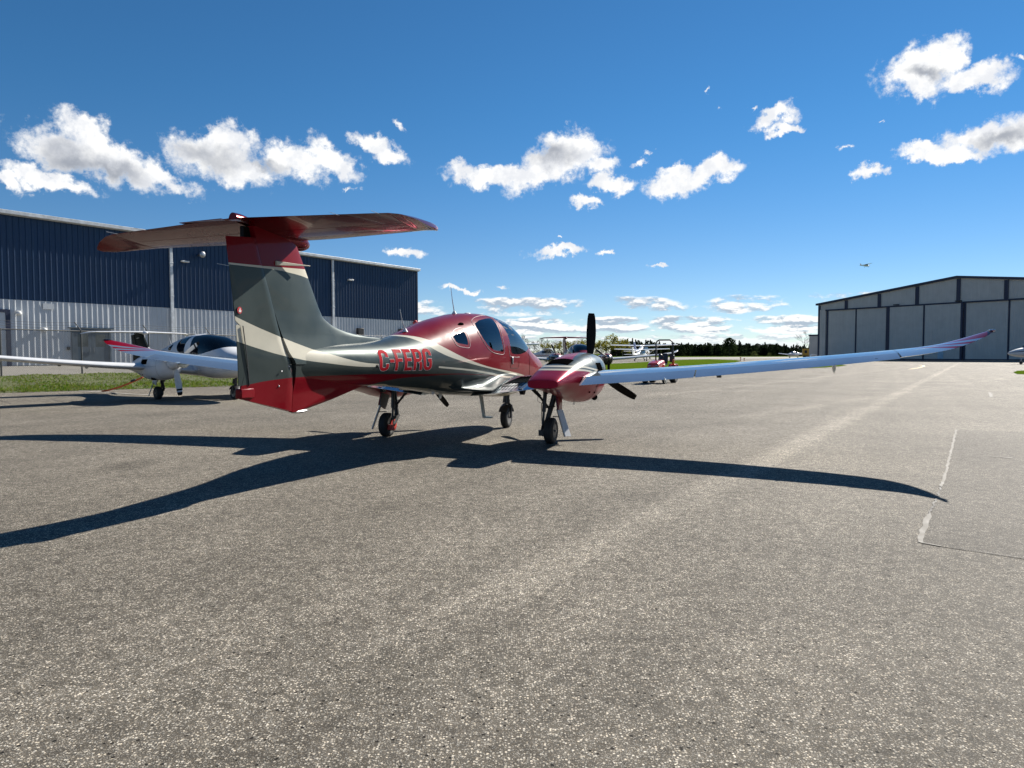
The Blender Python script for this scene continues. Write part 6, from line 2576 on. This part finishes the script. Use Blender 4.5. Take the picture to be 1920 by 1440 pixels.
def leafy_tree_meshes(h, seed, nleaf, size, w=0.9):
    rnd = random.Random(seed)
    trunk, segs, tips = branches(h, 0.8, 2, rnd, 0.15, 0.8, 9)
    t = MB()
    t.tube(trunk, [0.16, 0.11, 0.05], 6)
    for a, b, r, q in segs:
        t.tube([a, b], [max(r, 0.025), max(q, 0.02)], 3)
    c = MB()
    pts = tips + [a.lerp(b, 0.6) for a, b, r, q in segs]
    for i in range(nleaf):
        p = rnd.choice(pts) + Vector((rnd.gauss(0, .35), rnd.gauss(0, .35), rnd.gauss(0, .35))) * w
        s = size * rnd.uniform(0.6, 1.4)
        a = Vector((rnd.uniform(-1, 1), rnd.uniform(-1, 1), rnd.uniform(-1, 1))).normalized()
        b = a.orthogonal().normalized()
        e = a.cross(b)
        c.add([p - b * s, p + e * s * 0.8, p + b * s, p - e * s * 0.6], [(0, 1, 2, 3)])
    return t, c


def crown_clumps(mb, base, prof, n, size, rnd):
    """leaf clumps through a crown whose radius is given by prof(u)"""
    for i in range(n):
        u = rnd.random()
        ang = rnd.uniform(0, 6.283)
        lobes = 1 + 0.28 * math.sin(ang * 3 + base.x) * math.sin(u * 9 + base.y)
        rr = prof(u) * lobes * math.sqrt(rnd.uniform(0.15, 1.0))
        p = base + Vector((math.cos(ang) * rr, math.sin(ang) * rr, u))
        s = size * rnd.uniform(0.5, 1.3)
        a = Vector((rnd.uniform(-1, 1), rnd.uniform(-1, 1), rnd.uniform(-1, 1))).normalized()
        b = a.orthogonal().normalized()
        e = a.cross(b)
        mb.add([p - b * s, p + e * s * 0.8, p + b * s, p - e * s * 0.6], [(0, 1, 2, 3)])


def plant(name, meshes, mats, parts, loc, label, group, cat='tree', scale=1.0, rz=0.0):
    root = empty(name, loc, rz, label, cat, group)
    root.scale = (scale,) * 3
    for mb, mt, pn in zip(meshes, mats, parts):
        obj(pn, mb, mt, root, raw=True)
    return root


def copy_tree(src, loc, rz, scale, label):
    r = src.copy()
    COL.objects.link(r)
    r.location = loc
    r.rotation_euler = (0, 0, rz)
    r.scale = (scale,) * 3
    r['label'] = label
    for ch in src.children:
        c = ch.copy()
        COL.objects.link(c)
        c.parent = r
    return r


rnd = random.Random(5)
TD = 330.0


def tree_at(px, d=TD):
    return at(px, d)


bare = [plant('bare_tree', bare_tree_meshes(9.0, s), (M_PALEBARK, M_PALEBARK), ('trunk', 'crown'), (0, 0, 0), '', 'leafless trees beyond the airfield') for s in (1, 2, 3)]
yel = [plant('budding_tree', leafy_tree_meshes(8.0, s, 650, 0.21), (M_BARK, M_YLEAF), ('trunk', 'crown'), (0, 0, 0), '', 'yellow green trees beyond the airfield') for s in (21, 22, 23)]
bl = [(972, 1.15), (980, 1.25), (993, 1.0), (1008, 0.95), (1016, 1.1), (1025, 1.05), (1040, 0.95), (1002, .8), (962, 1.2), (950, 1.1), (938, 1.2), (1048, .9), (1108, .9), (1090, .85)]
order = sorted(bl)
for i, (px, k) in enumerate(bl):
    lab = 'leafless tree beyond the apron, %s from the left in the bare row' % ['first', 'second', 'third', 'fourth', 'fifth', 'sixth', 'seventh', 'eighth', 'ninth', 'tenth', 'eleventh', 'twelfth', 'thirteenth', 'fourteenth'][order.index((px, k))]
    loc = tree_at(px, TD + rnd.uniform(-20, 25))
    if i < 3:
        bare[i].location, bare[i].scale, bare[i]['label'] = loc, (k * 1.12,) * 3, lab
    else:
        copy_tree(bare[i % 3], loc, rnd.uniform(0, 6), k * 1.12, lab)
yl = [(1022, .72), (1033, .75), (1052, .92), (1060, .85), (1072, .95), (1081, .9), (1092, 1.0), (1099, .9), (1128, .95), (1137, .92), (1146, 1.28), (1156, .85), (1167, 1.0), (1173, .75), (1118, .9)]
order = sorted(yl)
ORD = ['first', 'second', 'third', 'fourth', 'fifth', 'sixth', 'seventh', 'eighth', 'ninth', 'tenth', 'eleventh', 'twelfth', 'thirteenth', 'fourteenth', 'fifteenth', 'sixteenth']
for i, (px, k) in enumerate(yl):
    lab = 'yellow green budding tree, %s from the left in the row beyond the apron' % ORD[order.index((px, k))]
    if k > 1.2:
        lab = 'tallest round budding tree in the yellow green row beyond the apron'
    loc = tree_at(px, TD - 15 + rnd.uniform(-15, 15))
    if i < 3:
        yel[i].location, yel[i].scale, yel[i]['label'] = loc, (k * 1.18,) * 3, lab
    else:
        copy_tree(yel[i % 3], loc, rnd.uniform(0, 6), k * 1.18, lab)
# one bare tree by the annex
plant('bare_tree', bare_tree_meshes(13.5, 9), (M_PALEBARK, M_PALEBARK), ('trunk', 'crown'), tree_at(1508, 300), 'large leafless tree just left of the grey annex', None)
# the big dark tree
t, c = MB(), MB()
t.tube([(0, 0, 0), (0.1, 0, 2.2), (0, 0.1, 6.0)], [0.35, 0.28, 0.1], 8)
rnd2 = random.Random(8)
for k in range(9):
    a = rnd2.uniform(0, 6.28)
    t.tube([(0, 0, 1.6 + k * 0.5), (math.cos(a) * 2.2, math.sin(a) * 2.2, 2.6 + k * 0.6)], [0.10, 0.03], 5)


def bigprof(u):
    z = u
    return float(np.interp(z, [0, 0.8, 2.0, 4.4, 6.0, 7.3, 8.2, 8.7], [1.5, 3.4, 3.9, 3.5, 2.6, 2.4, 1.5, 0.2]))


class _Scaled:
    pass


def clumps(mb, x, y, h, prof, n, size, rnd_, zb=0.3):
    for i in range(n):
        z = zb + (h - zb) * rnd_.random()
        ang = rnd_.uniform(0, 6.283)
        lob = 1 + 0.30 * math.sin(ang * 3 + x * 1.7) * math.sin(z * 2.3 + y) + 0.15 * math.sin(ang * 7 + z * 3)
        rr = prof(z) * lob * math.sqrt(rnd_.uniform(0.2, 1.0))
        p = Vector((x + math.cos(ang) * rr, y + math.sin(ang) * rr, z))
        s = size * rnd_.uniform(0.5, 1.3)
        a = Vector((rnd_.uniform(-1, 1), rnd_.uniform(-1, 1), rnd_.uniform(-1, 1))).normalized()
        b = a.orthogonal().normalized()
        e = a.cross(b)
        mb.add([p - b * s, p + e * s * 0.8, p + b * s, p - e * s * 0.6], [(0, 1, 2, 3)])


clumps(c, 0, 0, 8.7, bigprof, 2600, 0.30, rnd2)
plant('broad_tree', (t, c), (M_BARK, M_PINE2), ('trunk', 'crown'), tree_at(1367, 325), 'big dark rounded tree standing above the pine wood', None, scale=1.05)
# low shrubs before the wood
sb = []
for i, (px, k, lab) in enumerate(((1414, 1.0, 'rounded pale green shrub before the pine wood, larger of two'), (1442, 0.7, 'smaller pale green shrub before the pine wood'))):
    t, c = MB(), MB()
    t.tube([(0, 0, 0), (0, 0, 1.0)], [0.1, 0.05], 5)
    clumps(c, 0, 0, 2.4, lambda z: 1.5 * math.sqrt(max(0.02, 1 - ((z - 1.0) / 1.45) ** 2)), 260, 0.16, random.Random(40 + i), 0.05)
    plant('shrub', (t, c), (M_BARK, leaf_mat('shrub leaves', (0.05, 0.065, 0.02), (0.09, 0.10, 0.035))), ('stem', 'crown'), tree_at(px, 300), lab, 'shrubs before the wood', 'shrub', k)
# pine wood: one mass
c = MB()
rw = random.Random(77)
px = 1150.0
while px < 1545:
    for row in range(3):
        d = 362 + row * 22 + rw.uniform(-8, 8)
        x = (px + rw.uniform(-3, 3) - 960) / CAM_F * d
        ptop = np.interp(px, [1150, 1170, 1180, 1195, 1215, 1240, 1260, 1300, 1400, 1440, 1470, 1480, 1500, 1545], [648, 642, 640.5, 641, 642.5, 645.5, 646, 646, 647, 647.5, 648.5, 651, 652, 653])
        h = CAM_H + (663.4 - ptop) / CAM_F * d + rw.uniform(-1.5, 0.9) - row * 0.4
        spire = rw.random() < (0.45 if px < 1240 or px > 1470 else 0.2)
        if spire:
            h += rw.uniform(0.3, 1.7)
        wd = rw.uniform(1.4, 2.2) if not spire else rw.uniform(0.9, 1.3)
        pf = (lambda z, h=h, w=wd: w * max(0.05, 1 - z / h) ** 0.8 + 0.1) if spire else (lambda z, h=h, w=wd: w * math.sqrt(max(0.03, 1 - ((z - h * 0.45) / (h * 0.56)) ** 2)))
        clumps(c, x, d, h, pf, 330, 0.34, rw, 0.1)
    px += rw.uniform(2.6, 4.6)
w = obj('pine_wood', c, M_PINE, raw=True)
w['kind'] = 'stuff'
# thin scrub band on the left, behind the aircraft
c = MB()
px = 860.0
while px < 1160:
    d = 390 + rw.uniform(-8, 8)
    x = (px - 960) / CAM_F * d
    clumps(c, x, d, rw.uniform(2.0, 3.8), lambda z: 1.6, 40, 0.3, rw, 0.1)
    px += 3.2
w = obj('scrub', c, leaf_mat('brown scrub', (0.055, 0.050, 0.030), (0.10, 0.095, 0.05)), raw=True)
w['kind'] = 'stuff'
